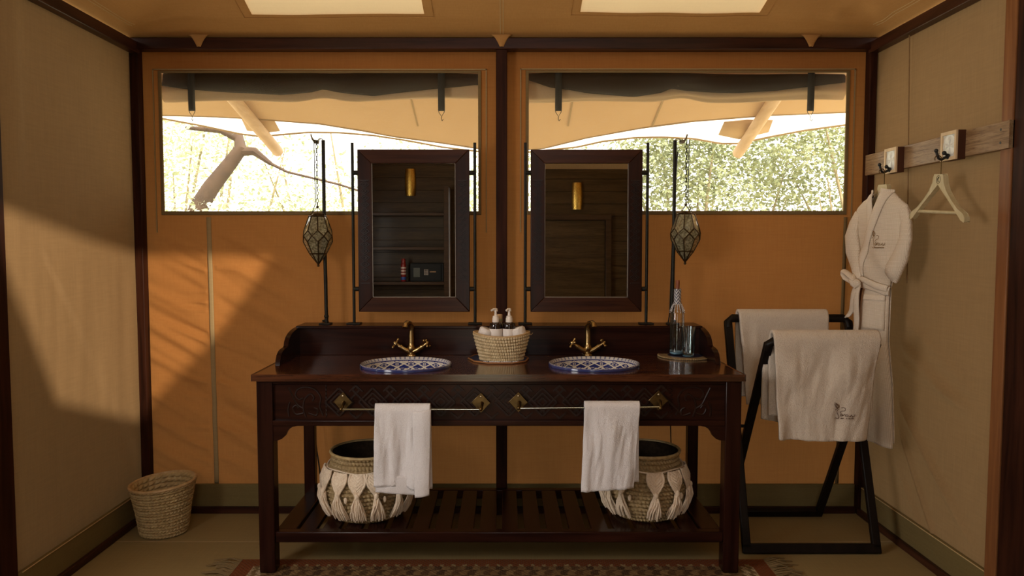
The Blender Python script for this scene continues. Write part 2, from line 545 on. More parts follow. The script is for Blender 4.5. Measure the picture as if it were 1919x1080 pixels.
def smooth01(t):
    t = max(0.0, min(1.0, t)); return t * t * (3 - 2 * t)
def lerp(a, b, t):
    return a + (b - a) * t
def interp(x, xs, ys):
    return float(np.interp(x, xs, ys))

# ================================================================== the tent room
# floor
m = MB(); m.grid(lambda u, v: (lerp(-2.3, 2.3, u), lerp(-2.2, 3.97, v), 0.0008 * fbm(u * 9, v * 12)), 40, 50)
fl = struct(m.build('floor', 'canvas_floor', None))
m = MB(); m.box(-1.93, 1.93, 3.526, 3.534, 0.0, 0.0022); m.build('floor_seam', 'seam', fl)

W1 = (-1.815, -0.133, 1.628, 2.362)      # window openings in the back canvas
W2 = (0.127, 1.815, 1.630, 2.364)
YB = 3.95
def back_disp(x, z):
    d = 0.0
    if x < -0.9:
        k = smooth01((-0.9 - x) / 0.4) * smooth01((1.60 - z) / 0.25)
        a = (x + 1.6) * 0.55 + z
        d += k * 0.020 * fbm((x * 0.5 + z * 0.25) * 3.0 + 5, a * 9.0, 1.0, 2)
        d *= 1 - .9 * math.exp(-((x + 1.573) / .05) ** 2)
        # folds pulled towards the sewn seam strip, on both sides of it
        for z0, sl, w, am, L in ((1.42, .30, .012, .008, .12), (1.31, .34, .012, .011, .14), (1.20, .02, .009, .007, .10), (1.14, .10, .009, .011, .14), (1.095, .10, .009, .008, .12), (.92, .46, .014, .016, .22), (.965, .40, .012, -.008, .20), (.71, .22, .014, .010, .20), (.62, .15, .012, .007, .2), (.46, .04, .012, .008, .18), (.34, .36, .014, .010, .18), (.26, .40, .014, .010, .2)):
            t = -1.588 - x
            if t > 0:
                d += am * math.exp(-((z - z0 - sl * t) / (w * (1 + t * 3))) ** 2) * math.exp(-(t / L) ** 2) * smooth01(t / .02)
        for z0, sl, w, am, L in ((1.33, -.10, .012, .007, .16), (.93, -.42, .014, .012, .16), (.98, .85, .014, -.007, .20), (.72, -.30, .014, .010, .18), (.47, -.30, .014, .009, .2), (.30, -.35, .014, .008, .2)):
            t = x + 1.556
            if t > 0:
                d += am * math.exp(-((z - z0 - sl * t) / (w * (1 + t * 3))) ** 2) * math.exp(-(t / L) ** 2) * smooth01(t / .02)
    d += 0.004 * fbm(x * 1.7, z * 1.3, 3.0, 2)
    if 1.0 < x < 1.9 and z < 1.6:
        d += 0.004 * fbm(x * 2, z * 4, 9.0, 2)
    return d
xs = sorted(set([round(v, 4) for v in np.linspace(-1.95, 1.95, 190)] + [round(v, 4) for v in np.linspace(-1.9, -1.2, 80)] + [W1[0], W1[1], W2[0], W2[1]]))
zs = sorted(set([round(v, 4) for v in np.linspace(0, 2.53, 130)] + [round(v, 4) for v in np.linspace(.2, 1.5, 170)] + [W1[2], W1[3], W2[2], W2[3]]))
def in_win(x, z):
    return any(w[0] < x < w[1] and w[2] < z < w[3] for w in (W1, W2))
def edge_fade(x, z):
    f = 1.0
    for w in (W1, W2):
        dx = max(w[0] - x, x - w[1], 0); dz = max(w[2] - z, z - w[3], 0)
        f = min(f, math.hypot(dx, dz) / 0.1)
    return smooth01(f)
m = MB()
vs = [(x, YB - back_disp(x, z) * edge_fade(x, z), z) for z in zs for x in xs]
nx = len(xs)
fs = [(j * nx + i, j * nx + i + 1, (j + 1) * nx + i + 1, (j + 1) * nx + i) for j in range(len(zs) - 1) for i in range(nx - 1)
      if not in_win((xs[i] + xs[i + 1]) / 2, (zs[j] + zs[j + 1]) / 2)]
m.add(vs, fs)
wb = struct(m.build('wall_back', 'canvas_back', None, angle=80))
# sewn strips and hems on the back canvas
m = MB()
for z0, z1 in [(0.15, 1.60)]:
    m.grid(lambda u, v: (lerp(-1.588, -1.564, u) + 0.010 * (1 - v), YB - back_disp(lerp(-1.588, -1.564, u), lerp(z0, z1, v)) - 0.004, lerp(z0, z1, v)), 3, 60)
m.build('seam_strip', 'seam', wb, solid=0.003)
m = MB(); m.grid(lambda u, v: (lerp(1.812, 1.830, u) - .01 * (1 - v), YB - .010, lerp(0.15, 1.60, v)), 2, 20); m.build('seam_strip', 'binding', wb, solid=0.003)
for k, w in enumerate((W1, W2)):
    # flat hem frame sewn round the opening
    m = MB()
    g = 0.042
    m.box(w[0] - g, w[1] + g, YB - .006, YB - .001, w[3] + .012, w[3] + .018)
    m.box(w[0] - g, w[0] - g + .006, YB - .006, YB - .001, w[2] - .11, w[3] + .018)
    m.box(w[1] + g - .006, w[1] + g, YB - .006, YB - .001, w[2] - .11, w[3] + .018)
    m.build('hem', 'seam', wb)

# posts, beams
def post(name, x0, x1, y0, y1, z0, z1, mat):
    m = MB(); m.box(x0, x1, y0, y1, z0, z1)
    return struct(m.build(name, mat, None, bevel=0.004))
post('trim_1', -1.948, -1.903, 3.885, 3.940, 0, 2.50, 'frame_wood')
post('trim_2', 1.903, 1.942, 3.885, 3.940, 0, 2.50, 'frame_wood')
post('trim_3', -0.042, 0.017, 3.885, 3.945, 0, 2.47, 'frame_wood')
post('trim_4', -1.945, 1.945, 3.872, 3.940, 2.464, 2.523, 'frame_wood_x')
post('trim_5', -1.945, -1.897, 2.72, 3.90, 2.447, 2.503, 'frame_wood_y')
post('trim_6', 1.897, 1.945, 2.70, 3.90, 2.447, 2.503, 'frame_wood_y')
post('trim_7', -1.96, -1.915, 2.70, 2.835, 0, 2.75, 'frame_wood')
post('trim_8', 1.915, 2.012, 2.58, 2.795, 0, 2.80, 'frame_wood')
post('trim_9', 1.912, 1.950, 2.80, 2.865, 0, 2.50, 'strip_wood')

# side canvas
def side_disp(y, z, s):
    d = 0.010 * fbm(y * 1.1, z * 0.7, 2.0 + s, 2)
    if s < 0:
        d += 0.008 * fbm(y * 7, z * 0.8, 4.0, 2) * smooth01((1.6 - z) / .5)
        d += 0.02 * math.exp(-((y - 2.95) / 0.05) ** 2) * smooth01((z - 1.2) / 1.0)
    else:
        k = smooth01((1.25 - z) / 0.3)
        for y0, z0, sl, w, am in ((3.55, .72, .42, .03, .020), (3.56, .62, .68, .02, .016), (3.56, .98, .22, .028, .014), (3.56, .88, .10, .02, .010), (3.56, .40, .55, .022, .010), (3.56, 1.12, .25, .03, .008)):
            t = 3.62 - y
            q = z - z0 + sl * 1.9 * t
            d += am * math.exp(-(q / w) ** 2) * smooth01(t / .1) * smooth01((0.75 - t) / .4)
        d += 0.006 * math.exp(-((y - 3.2) / .12) ** 2 - ((z - 2.2) / .12) ** 2)
    return d
for s, nm in ((-1, 'wall_left'), (1, 'wall_right')):
    m = MB()
    m.grid(lambda u, v: (s * (1.945 - side_disp(lerp(2.78, 3.95, u), lerp(0.0, 2.5, v), s) * smooth01(min(u, 1 - u) * 8 + .1)), lerp(2.78, 3.95, u), lerp(0.0, 2.5, v)), 90, 150)
    struct(m.build(nm, 'canvas_side', None, angle=80))
wr = bpy.data.objects['wall_right']; wl = bpy.data.objects['wall_left']
m = MB(); m.tube([(1.925 , 3.56 - .004 * i, 2.47 - .1 * i) for i in range(13)], 0.003, 5); m.build('seam_strip', 'canvas_side', wr)
# continuation of the side canvas towards and behind the camera
patch_hole = [(-.475, 2.135), (-.30, 2.10), (-.205, 2.085), (.025, 2.045), (-.06, 1.96), (-.20, 1.868), (-.30, 1.905), (-.37, 1.93), (-.415, 2.02)]  # unseen hole shaped to mask the added spot to the patch outline
m = MB()
XR = 1.955
outer = [(-1.6, 0), (2.6, 0), (2.6, 2.85), (-1.6, 2.85)]
door = [(0.55, 0.0), (1.75, 0.0), (1.75, 2.05), (0.55, 2.05)]
polys = [[Vector((a, b, 0)) for a, b in outer], [Vector((a, b, 0)) for a, b in patch_hole]]
flat = [p for pl in polys for p in pl]
m.add([(XR, p.x, p.y) for p in flat], [tuple(t) for t in tessellate_polygon(polys)])
struct(m.build('wall_right_near', 'canvas_side', None, smooth=False)).name = 'wall_right.001'
m = MB()
DL = [(.6, 1.0), (1.8, 1.0), (1.8, 2.1), (.6, 2.1)]  # unseen opening added to match the side fill lamp
polys = [[Vector((a, b, 0)) for a, b in outer], [Vector((a, b, 0)) for a, b in DL]]
flat = [p for pl in polys for p in pl]
m.add([(-XR, p.x, p.y) for p in flat], [tuple(t) for t in tessellate_polygon(polys)])
struct(m.build('wall_left_near', 'canvas_side', None, smooth=False)).name = 'wall_left.001'

# skirting bands and wood strips
for nm, a in (('baseboard_back', (-1.90, 1.90, 3.920, 3.934, .034, .158)),):
    m = MB(); m.box(*a); b = struct(m.build(nm, 'canvas_skirt', None, bevel=.003))
    m = MB(); m.box(-1.90, 1.90, 3.905, 3.935, 0, .036); m.build('floor_strip', 'frame_wood_x', b, bevel=.003)
for s, nm in ((-1, 'baseboard_left'), (1, 'baseboard_right')):
    m = MB(); m.box(*sorted((s * 1.918, s * 1.935)), 2.84, 3.89, .03, .152); b = struct(m.build(nm, 'canvas_skirt', None, bevel=.003))
    m = MB(); m.box(*sorted((s * 1.900, s * 1.93)), 2.84, 3.89, 0, .034); m.build('floor_strip', 'frame_wood_y', b, bevel=.003)
    m = MB(); m.tube([(s * 1.916, 2.86, .150), (s * 1.916, 3.88, .150)], .0022, 5); m.build('stitch_line', 'stitch', b)

# ceiling: hipped canvas roof with two sewn-in skylights
SK1 = (-1.238, -0.392, 2.35, 3.690)
SK2 = (0.374, 1.252, 2.35, 3.684)
def roof_z(x, y):
    a = min(3.915 - y, 1.935 - abs(x), y + 3.2)
    z = 2.523 + 0.33 * max(a, 0)
    e = smooth01(max(a, 0) / 0.25)
    z += 0.95 * smooth01((2.2 - y) / 2.4) * smooth01((1.935 - abs(x)) / 0.9)
    z += 0.012 * fbm(x * 1.6, y * 2.2, 7.0, 2) * e
    z -= 0.018 * math.sin(PI * max(0, min(1, a / 0.9))) * 1.0
    # gathers near the corners
    for sx in (-1, 1):
        dx = abs(x - sx * 1.93); dy = 3.915 - y
        r = math.hypot(dx, dy); th = math.atan2(dy, dx)
        z += 0.007 * math.sin(th * 13 + 5 * fbm(x * 2, y * 2, 1.0, 2)) * math.exp(-((r - .30) / .20) ** 2) * smooth01(a / .08) * smooth01(min(dx, dy) / .15)
    return z
xs = sorted(set([round(v, 4) for v in np.linspace(-1.945, 1.945, 170)] + [SK1[0], SK1[1], SK2[0], SK2[1]]))
ys = sorted(set([round(v, 4) for v in np.linspace(1.9, 3.93, 110)] + [round(v, 4) for v in np.linspace(-1.9, 1.9, 40)] + [SK1[2], SK1[3], SK2[3]]))
m = MB(); nx = len(xs)
vs = [(x, y, roof_z(x, y)) for y in ys for x in xs]
def in_sky(x, y):
    return any(w[0] < x < w[1] and w[2] < y < w[3] for w in (SK1, SK2))
fs = [(j * nx + i, j * nx + i + 1, (j + 1) * nx + i + 1, (j + 1) * nx + i) for j in range(len(ys) - 1) for i in range(nx - 1)
      if not in_sky((xs[i] + xs[i + 1]) / 2, (ys[j] + ys[j + 1]) / 2)]
m.add(vs, fs)
ce = struct(m.build('ceiling', 'canvas_roof', None, angle=80))
for k, w in enumerate((SK1, SK2)):
    m = MB(); m.grid(lambda u, v: (lerp(w[0] - .01, w[1] + .01, u), lerp(w[2], w[3] + .008, v), roof_z(lerp(w[0], w[1], u), lerp(w[2], w[3], v)) + .004), 16, 16)
    struct(m.build('window_%d' % (3 + k), 'skylight', None, angle=80))
    m = MB()
    for x in (w[0] - .045, w[1] + .045):
        m.tube([(x, y, roof_z(x, y) - .002) for y in np.linspace(2.4, w[3] + .02, 30)], .002, 4)
    m.tube([(x, w[3] + .022, roof_z(x, w[3] + .022) - .002) for x in np.linspace(w[0] - .045, w[1] + .045, 30)], .002, 4)
    m.build('stitch_line', 'canvas_roof', ce)
m = MB()
for x in (-.018, -.004):
    m.tube([(x, y, roof_z(x, y) - .001) for y in np.linspace(2.4, 3.9, 30)], .0018, 4)
for s in (-1, 1):
    for q in (.075, .09):
        m.tube([(s * (1.93 - q - .25 * (3.915 - y) * 0), y, roof_z(s * (1.93 - q), y) - .0015) for y in np.linspace(2.4, 3.74, 30)], .0016, 4)
m.build('stitch_line', 'stitch', ce)
# cloth tabs lapping over the back beam
for x in (-1.575, -0.012, 1.585):
    m = MB()
    m.grid(lambda u, v: (x + (u - .5) * lerp(.11, .018, v ** .6), 3.868 - .006 * math.sin(u * PI), 2.536 - .062 * v), 8, 8)
    m.build('beam_tab', 'canvas_roof', ce, solid=.003)

# ---- the windows: screen, binding, straps
for k, w in enumerate((W1, W2)):
    m = MB(); b = .012
    m.box(w[0] - b, w[1] + b, YB - .008, YB + .004, w[2] - .016, w[2] + .004)
    m.box(w[0] - b, w[1] + b, YB - .008, YB + .004, w[3] - .003, w[3] + .008)
    m.box(w[0] - b, w[0] + .004, YB - .008, YB + .004, w[2], w[3])
    m.box(w[1] - .004, w[1] + b, YB - .008, YB + .004, w[2], w[3])
    wo = struct(m.build('window_%d' % (k + 1), 'binding', None, bevel=.002))
    m = MB(); m.add([(w[0], YB + .002, w[2]), (w[1], YB + .002, w[2]), (w[1], YB + .002, w[3]), (w[0], YB + .002, w[3])], [(0, 1, 2, 3)])
    m.build('insect_screen', 'insect_screen', wo, smooth=False)
LBW = ['left window by the lantern', 'right window by the bathrobe']
for k, w in enumerate((W1, W2)):
    t = thing('rolled_window_flap', 'rolled up tan canvas flap hung along the top of the %s' % LBW[k], 'window flap', ((w[0] + w[1]) / 2, 4.05, 2.30), 0)
    xm = (w[0] + w[1]) / 2; hw = (w[1] - w[0]) / 2 + .03
    def roll(u, v):
        x = xm + (u * 2 - 1) * hw
        a = 2 * PI * v
        sgn = 1 if k == 0 else 1
        r = .072 + .006 * fbm(x * 2.2, math.cos(a) * 1.2, math.sin(a) + k * 5, 2) - .024 * math.exp(-((x - xm) / .10) ** 2) * (1 if math.sin(a) < 0 else 0)
        r += .006 * math.sin(a * 5 + x * 1.5)
        r -= .012 * smooth01((x - xm) / hw) if k == 0 else .010 * smooth01((x - xm) / hw)
        zc = 2.305 - .006 * math.sin(x * 6 + 1)
        return (x, 4.06 + math.cos(a) * r * .9, zc + math.sin(a) * r)
    m = MB(); m.grid(lambda u, v: roll(v, u), 28, 90, closed_u=True)
    m.build('canvas_roll', 'canvas_flap', t, angle=80)
    BX = [-1.82, -1.70, -1.45, -1.2, -1.03, -.97, -.90, -.70, -.45, -.16] if k == 0 else [.12, .25, .45, .70, .84, .90, .98, 1.25, 1.45, 1.62, 1.83]
    BZ = [2.300, 2.282, 2.262, 2.250, 2.258, 2.278, 2.262, 2.246, 2.268, 2.305] if k == 0 else [2.330, 2.290, 2.262, 2.248, 2.262, 2.282, 2.266, 2.262, 2.272, 2.292, 2.325]
    def shade_sheet(u, v):  # dark sheet over the roll, standing in for the shade on its top
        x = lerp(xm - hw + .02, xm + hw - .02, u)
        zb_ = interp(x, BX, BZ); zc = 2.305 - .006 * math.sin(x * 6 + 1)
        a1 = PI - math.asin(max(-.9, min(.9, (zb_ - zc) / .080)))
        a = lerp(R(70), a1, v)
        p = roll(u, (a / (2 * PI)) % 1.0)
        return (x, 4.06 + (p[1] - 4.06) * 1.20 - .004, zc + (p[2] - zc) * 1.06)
    m = MB(); m.grid(shade_sheet, 90, 14); m.build('flap_shade_sheet', 'flap_shade', t, solid=.003, angle=80)
    for px in ((-1.662, -.333) if k == 0 else (.290, 1.632)):
        m = MB()
        m.grid(lambda u, v: (px + (u - .5) * .036, 3.972 - .004 * math.sin(v * 3), lerp(2.40, 2.165, v)), 2, 10)
        sp = m.build('strap', 'strap', t, solid=.004)
        m = MB()
        m.tube([(px - .016, 3.972, 2.168), (px - .014, 3.972, 2.158), (px, 3.972, 2.136), (px + .014, 3.972, 2.158), (px + .016, 3.972, 2.168)], .0018, 6)
        m.tube([(px, 3.972, 2.136), (px - .001, 3.970, 2.118), (px + .004, 3.964, 2.112), (px + .010, 3.960, 2.120)], .0018, 6)
        m.build('wire_hook', 'iron', sp)

# ================================================================== outside
m = MB(); m.grid(lambda u, v: (lerp(-16, 16, u), lerp(-14, 22, v), -.35 + .1 * fbm(u * 6, v * 6) if True else 0), 40, 40)
struct(m.build('ground', 'ground', None))
def pz(y, off=0.0):
    return 4.05 + off - .33 * y
INX = [-4.5, -3.2, -2.369, -2.054, -1.768, -1.303, -1.02, -.802, -.457, -.201, 0, .298, .611, .978, 1.334, 1.83, 2.345, 3.2, 4.5]
INY = [5.45, 5.20, 5.158, 5.172, 5.202, 5.276, 5.377, 5.465, 5.565, 5.651, 5.69, 5.651, 5.482, 5.338, 5.239, 5.158, 5.115, 5.20, 5.45]
OUX = [-4.5, -3.3, -2.451, -2.202, -1.973, -1.827, -1.699, -1.447, -1.211, -0.98, -0.75, -0.475, 0, 0.562, 0.756, 0.99, 1.19, 1.438, 1.663, 1.807, 1.995, 2.232, 2.491, 3.3, 4.5]
OUY = [5.7, 5.35, 5.334, 5.442, 5.563, 5.604, 5.579, 5.538, 5.546, 5.587, 5.663, 5.776, 5.9, 5.776, 5.68, 5.621, 5.612, 5.638, 5.715, 5.715, 5.612, 5.506, 5.426, 5.4, 5.7]
aw = thing('canvas_awning', 'tan canvas awning with a bound scalloped edge stretched outside the windows', 'awning', (0, 4.6, 2.5))
m = MB(); m.grid(lambda u, v: (lerp(-4.5, 4.5, u), lerp(4.02, interp(lerp(-4.5, 4.5, u), INX, INY), v), pz(lerp(4.02, interp(lerp(-4.5, 4.5, u), INX, INY), v), .004 * fbm(u * 20, v * 3))), 180, 10)
m.build('inner_canopy', 'awning_inner', aw, angle=80)
m = MB(); m.grid(lambda u, v: (lerp(-4.5, 4.5, u), lerp(4.02, interp(lerp(-4.5, 4.5, u), OUX, OUY), v), pz(lerp(4.02, interp(lerp(-4.5, 4.5, u), OUX, OUY), v), .07)), 180, 10)
m.build('outer_canopy', 'awning_outer', aw, angle=80)
m = MB(); m.tube([(x, interp(x, INX, INY), pz(interp(x, INX, INY), .003)) for x in np.linspace(-4.4, 4.4, 240)], .009, 5); m.build('edge_binding', 'seam', aw)
m = MB(); m.tube([(x, interp(x, OUX, OUY), pz(interp(x, OUX, OUY), .07)) for x in np.linspace(-4.4, 4.4, 240)], .010, 5); m.build('edge_binding', 'seam', aw)
for x in (-.62, .45, 1.05):
    m = MB(); m.box(x, x + .012, 4.02, 5.3, -.001, .001)
    m.v = [(a, b, pz(b, -.004) + c) for a, b, c in m.v]
    m.build('seam_strip', 'seam', aw)
m = MB(); m.add([(-4.5, 3.60, 2.80), (4.5, 3.60, 2.80), (4.5, 4.03, 2.795), (-4.5, 4.03, 2.795), (-4.5, 4.03, pz(4.03, -.002)), (4.5, 4.03, pz(4.03, -.002))], [(0, 1, 2, 3), (3, 2, 5, 4)])
m.build('sun_block', 'canvas_roof', aw, smooth=False)  # unseen sheet added to keep sun out of the gap above the wall
m = MB(); m.box(-4.5, 4.5, 4.150, 4.156, 2.345, 2.70); m.build('light_block', 'canvas_flap', aw)  # unseen board added to block outside light from the top of the roll
for sx, pts in ((-1, [(-1.85, 5.231), (-1.876, 5.433), (-1.762, 5.465), (-1.637, 5.441), (-1.626, 5.224), (-1.743, 5.216)]), (1, [(1.569, 5.307), (1.584, 5.498), (1.759, 5.565), (1.94, 5.457), (1.907, 5.284), (1.722, 5.276)])):
    m = MB(); n = len(pts); cx = sum(p[0] for p in pts) / n; cy = sum(p[1] for p in pts) / n
    m.add([(p[0], p[1], pz(p[1], .03)) for p in pts] + [(cx, cy, pz(cy, -.012))], [(i, (i + 1) % n, n) for i in range(n)])
    m.build('pole_patch', 'awning_inner', aw, solid=.004)
for k, (a, b, lb) in enumerate((((-1.80, 4.1, 2.63), (-1.722, 5.66, 2.165), 'round wooden rafter pole under the awning outside the left window'), ((1.74, 4.1, 2.63), (1.792, 5.69, 2.155), 'round wooden rafter pole under the awning outside the right window'))):
    m = MB(); a = Vector(a); b = Vector(b)
    pts = [a.lerp(b, t) for t in np.linspace(0, 1, 12)] + [b + (b - a).normalized() * .012, b + (b - a).normalized() * .022]
    m.tube(pts, [.042] * 12 + [.036, .016], 14)
    tag(m.build('awning_pole', 'pole_wood', None), lb, 'pole')

def leaf_cloud(m, n, c, r, size, rg, lo=.35):
    for _ in range(n):
        while True:
            p = Vector((rg.uniform(-1, 1), rg.uniform(-1, 1), rg.uniform(-1, 1)))
            if lo < p.length < 1:
                break
        q = Vector((c[0] + p.x * r[0], c[1] + p.y * r[1], c[2] + p.z * r[2]))
        d = Vector((rg.uniform(-1, 1), rg.uniform(-1, 1), rg.uniform(-.8, .5))).normalized()
        e = d.cross(Vector((rg.uniform(-1, 1), rg.uniform(-1, 1), rg.uniform(-1, 1)))).normalized()
        L = size * rg.uniform(.6, 1.3); w = L * .24
        m.add([q, q + d * L * .5 + e * w, q + d * L, q + d * L * .5 - e * w], [(0, 1, 2, 3)])
rg = random.Random(11)
trees = [
    ('thorn_tree', 'sunlit pale thorn tree with a forked bare brown branch outside the left window', (-3.6, 8.2), 2.0, 'leaf', 2600, 1),
    ('bush', 'pale sunlit bush outside the left window behind the left lantern', (-1.6, 8.8), 1.7, 'leaf', 2600, 0),
    ('bush', 'pale sunlit bush outside between the two windows', (0.3, 9.3), 1.8, 'leaf', 2400, 0),
    ('bush', 'dense green bush outside the right window behind the right lantern', (2.3, 8.4), 1.9, 'leaf_dark', 4200, 0),
    ('bush', 'tall green bush at the far right of the right window', (4.2, 8.6), 2.0, 'leaf_dark', 4200, 0),
    ('bush', 'pale bush at the far left edge of the left window', (-5.6, 9.2), 2.0, 'leaf', 2200, 0),
]
for nm, lb, (x, y), h, mat, n, fork in trees:
    t = thing(nm, lb, 'tree' if fork else 'bush', (x, y, -.3))
    m = MB()
    for i in range(9):
        c = (x + rg.uniform(-1.2, 1.2), y + rg.uniform(-.7, .7), .3 + h * rg.uniform(.35, 1.35))
        leaf_cloud(m, n * 3 // 9, c, (.75, .6, .55), .062, rg, .1)
    m.build('foliage', mat, t, smooth=False)
    m = MB()
    for i in range(9):
        a = Vector((x + rg.uniform(-.2, .2), y + rg.uniform(-.2, .2), -.35))
        b = Vector((x + rg.uniform(-1.3, 1.3), y + rg.uniform(-.6, .6), h * rg.uniform(.9, 1.7)))
        mid = a.lerp(b, .5) + Vector((rg.uniform(-.2, .2), 0, rg.uniform(-.2, .2)))
        m.tube([a, a.lerp(mid, .6), mid, mid.lerp(b, .6), b], [.035, .028, .022, .014, .005], 6)
    m.build('stems', 'stem', t)
    if fork:
        m = MB()
        Yt = 7.2
        m.tube([(-3.25, Yt, 1.2), (-2.95, Yt, 1.85), (-2.84, Yt, 2.02), (-2.66, Yt, 2.24), (-2.55, Yt, 2.38), (-2.60, Yt + .1, 2.50), (-2.78, Yt + .1, 2.58), (-3.12, Yt + .1, 2.60)], [.10, .09, .082, .070, .065, .05, .035, .015], 10)
        m.tube([(-2.56, Yt, 2.36), (-2.42, Yt, 2.36), (-2.26, Yt, 2.24)], [.05, .04, .02], 8)
        m.tube([(-2.26, Yt, 2.24), (-2.1, Yt, 2.16), (-1.6, Yt, 2.04), (-1.1, Yt, 1.88), (-.6, Yt, 1.68)], [.018, .013, .012, .010, .006], 6)
        m.build('forked_branch', 'bark', t)
        m = MB(); leaf_cloud(m, 700, (-3.1, 6.85, 1.62), (.75, .2, .34), .06, rg, .05); m.build('foliage', 'leaf', t, smooth=False)

# ================================================================== the washstand
HC = 0.892
va = thing('washstand', 'long dark wooden double washstand with carved apron and slatted lower shelf', 'washstand', (-.0245, 3.45, 0))
VX0, VX1 = -1.078, 1.032
B1 = (-.453, 3.385); B2 = (.419, 3.400)
def ell(c, a, b, n=48):
    return [(c[0] + a * math.cos(2 * PI * k / n), c[1] + b * math.sin(2 * PI * k / n)) for k in range(n)]
m = MB()
outer = [(VX0 - .008, 3.14), (VX1 + .006, 3.14), (VX1 + .006, 3.89), (VX0 - .008, 3.89)]
h1 = ell(B1, .204, .183); h2 = ell(B2, .204, .183)
flat = outer + h1 + h2
tri = tessellate_polygon([[Vector((a, b, 0)) for a, b in p] for p in (outer, h1, h2)])
n = len(flat)
vs = [(a, b, HC) for a, b in flat] + [(a, b, .868) for a, b in flat]
fs = [tuple(t) for t in tri] + [tuple(n + i for i in reversed(t)) for t in tri]
o = 0
for L in (4, 48, 48):
    fs += [(o + i, o + (i + 1) % L, n + o + (i + 1) % L, n + o + i) for i in range(L)]
    o += L
m.add(vs, fs)
m.build('countertop', 'counter', va, smooth=False, bevel=.003)
m = MB(); m.box(VX0 + .01, VX1 - .01, 3.158, 3.19, .858, .870); m.build('moulding', 'vanity_x', va, bevel=.002)
m = MB(); m.box(-1.040, .992, 3.722, 3.745, HC, 1.026); m.build('backsplash', 'vanity_x', va, bevel=.002)
m = MB(); m.box(-1.056, 1.008, 3.718, 3.888, 1.026, 1.042); m.build('ledge', 'vanity_x', va, bevel=.003)
sc = [(3.745, HC), (3.384, HC), (3.392, .915), (3.408, .938), (3.435, .953), (3.467, .9595), (3.505, .961), (3.520, .966), (3.530, .985), (3.552, 1.004), (3.590, 1.019), (3.641, 1.029), (3.70, 1.034), (3.745, 1.034)]
for x0, x1 in ((-1.060, -1.038), (.990, 1.012)):
    dy = 0.03 if x0 > 0 else 0
    m = MB(); m.prism([(min(p[0] + dy, 3.745) if p[0] < 3.7 else p[0], p[1]) for p in sc], x0, x1, 'X'); m.build('scrolled_side', 'vanity_y', va, bevel=.003)
# apron
m = MB(); m.box(-1.008, .964, 3.183, 3.20, .664, .868); m.build('apron', 'vanity_x', va)
m = MB(); m.box(-1.008, .964, 3.166, 3.186, .664, .688); m.build('apron_rail', 'vanity_x', va, bevel=.003)
m = MB(); m.box(-1.008, .964, 3.169, 3.186, .846, .862); m.build('apron_rail', 'vanity_x', va, bevel=.003)
m = MB()
yf = 3.184
def bar(x, z, L, ang, w=.008, h=.009):
    c, s = math.cos(ang), math.sin(ang); h += rnd.uniform(-.0006, .0006)
    m.beam((x - c * L / 2, yf - h / 2 + .002, z - s * L / 2), (x + c * L / 2, yf - h / 2 + .002, z + s * L / 2), w, h, (0, 1, 0))
zc = .767; cw = .148
for x in np.arange(-.72, .72, cw):
    for sg in (-1, 1):
        for k in range(3):
            L = .150 - .046 * k
            bar(x + cw / 2 + sg * .037, zc, L, sg * R(-45), .008, .006 + .0012 * k)
    # nested diamonds
    for q in (.062, .040, .019):
        for sx in (-1, 1):
            for sz in (-1, 1):
                bar(x + sx * q / 2, zc + sz * q / 2, q * 1.36, -sx * sz * R(45), .007, .010 if q > .05 else .007)
    for sz in (-1, 1):
        for q in (.030, .014):
            bar(x + cw / 2 - q / 2, zc + sz * (.066 - q * .2), q * 1.3, sz * R(45), .006, .008)
            bar(x + cw / 2 + q / 2, zc + sz * (.066 - q * .2), q * 1.3, -sz * R(45), .006, .008)
m.v = [(a, b, min(max(c, .692), .842)) for a, b, c in m.v]
m.build('carved_panel', 'carving', va, smooth=False)
for sx, x0 in ((-1, -.865), (1, .825)):
    m = MB()
    for z in np.arange(.700, .842, .018):
        xx = x0 - sx * .095
        m.tube([(xx - .008, yf, z), (xx + sx * .006, yf - .003, z + .009), (xx - .008, yf, z + .018)], .003, 5)
    def vine(pts, r=.004):
        m.tube(spline([(x0 + sx * p[0], yf - .001, zc + p[1]) for p in pts]), r, 6)
    vine([(-.075, -.06), (-.06, -.02), (-.065, .02), (-.04, .055), (0, .066), (.035, .055), (.045, .03), (.03, .012), (.012, .018)])
    vine([(.0, -.068), (.012, -.03), (.006, .01), (-.02, .035), (-.035, .02), (-.028, .004)])
    vine([(.012, -.03), (.04, -.01), (.06, .03), (.075, .062)])
    vine([(.012, -.05), (.045, -.055), (.058, -.03), (.044, -.016), (.034, -.028)])
    vine([(-.01, -.05), (-.045, -.06), (-.05, -.035), (-.034, -.026)])
    vine([(.075, -.065), (.078, -.03), (.07, .0)])
    m.build('carved_vine', 'carving', va)
br = [(-1.008, .598), (-.985, .600), (-.968, .607), (-.955, .620), (-.947, .637), (-.936, .650), (-.922, .659), (-.900, .664), (-.871, .666), (-1.008, .666)]
m = MB(); m.prism(br, 3.170, 3.192, 'Y'); m.build('bracket', 'vanity_x', va, bevel=.003)
m = MB(); m.prism([(-.044 - p[0], p[1]) for p in br], 3.170, 3.192, 'Y'); m.build('bracket', 'vanity_x', va, bevel=.003)
RT = .009
for x0, x1 in ((-1.076, -1.006), (.964, 1.033)):
    m = MB(); m.box(x0, x1, 3.165, 3.232, RT, .868); m.build('leg', 'vanity_z', va, bevel=.004)
for x0, x1 in ((-1.021, -.966), (.937, .990)):
    m = MB(); m.box(x0, x1, 3.70, 3.75, 0, .868); m.build('leg', 'vanity_z', va, bevel=.004)
m = MB(); m.box(-1.02, .99, 3.715, 3.735, .70, .868); m.build('rear_rail', 'vanity_x', va)
for x in (-1.03, .985):
    m = MB(); m.box(x - .012, x + .012, 3.23, 3.71, .66, .868); m.build('side_rail', 'vanity_y', va)
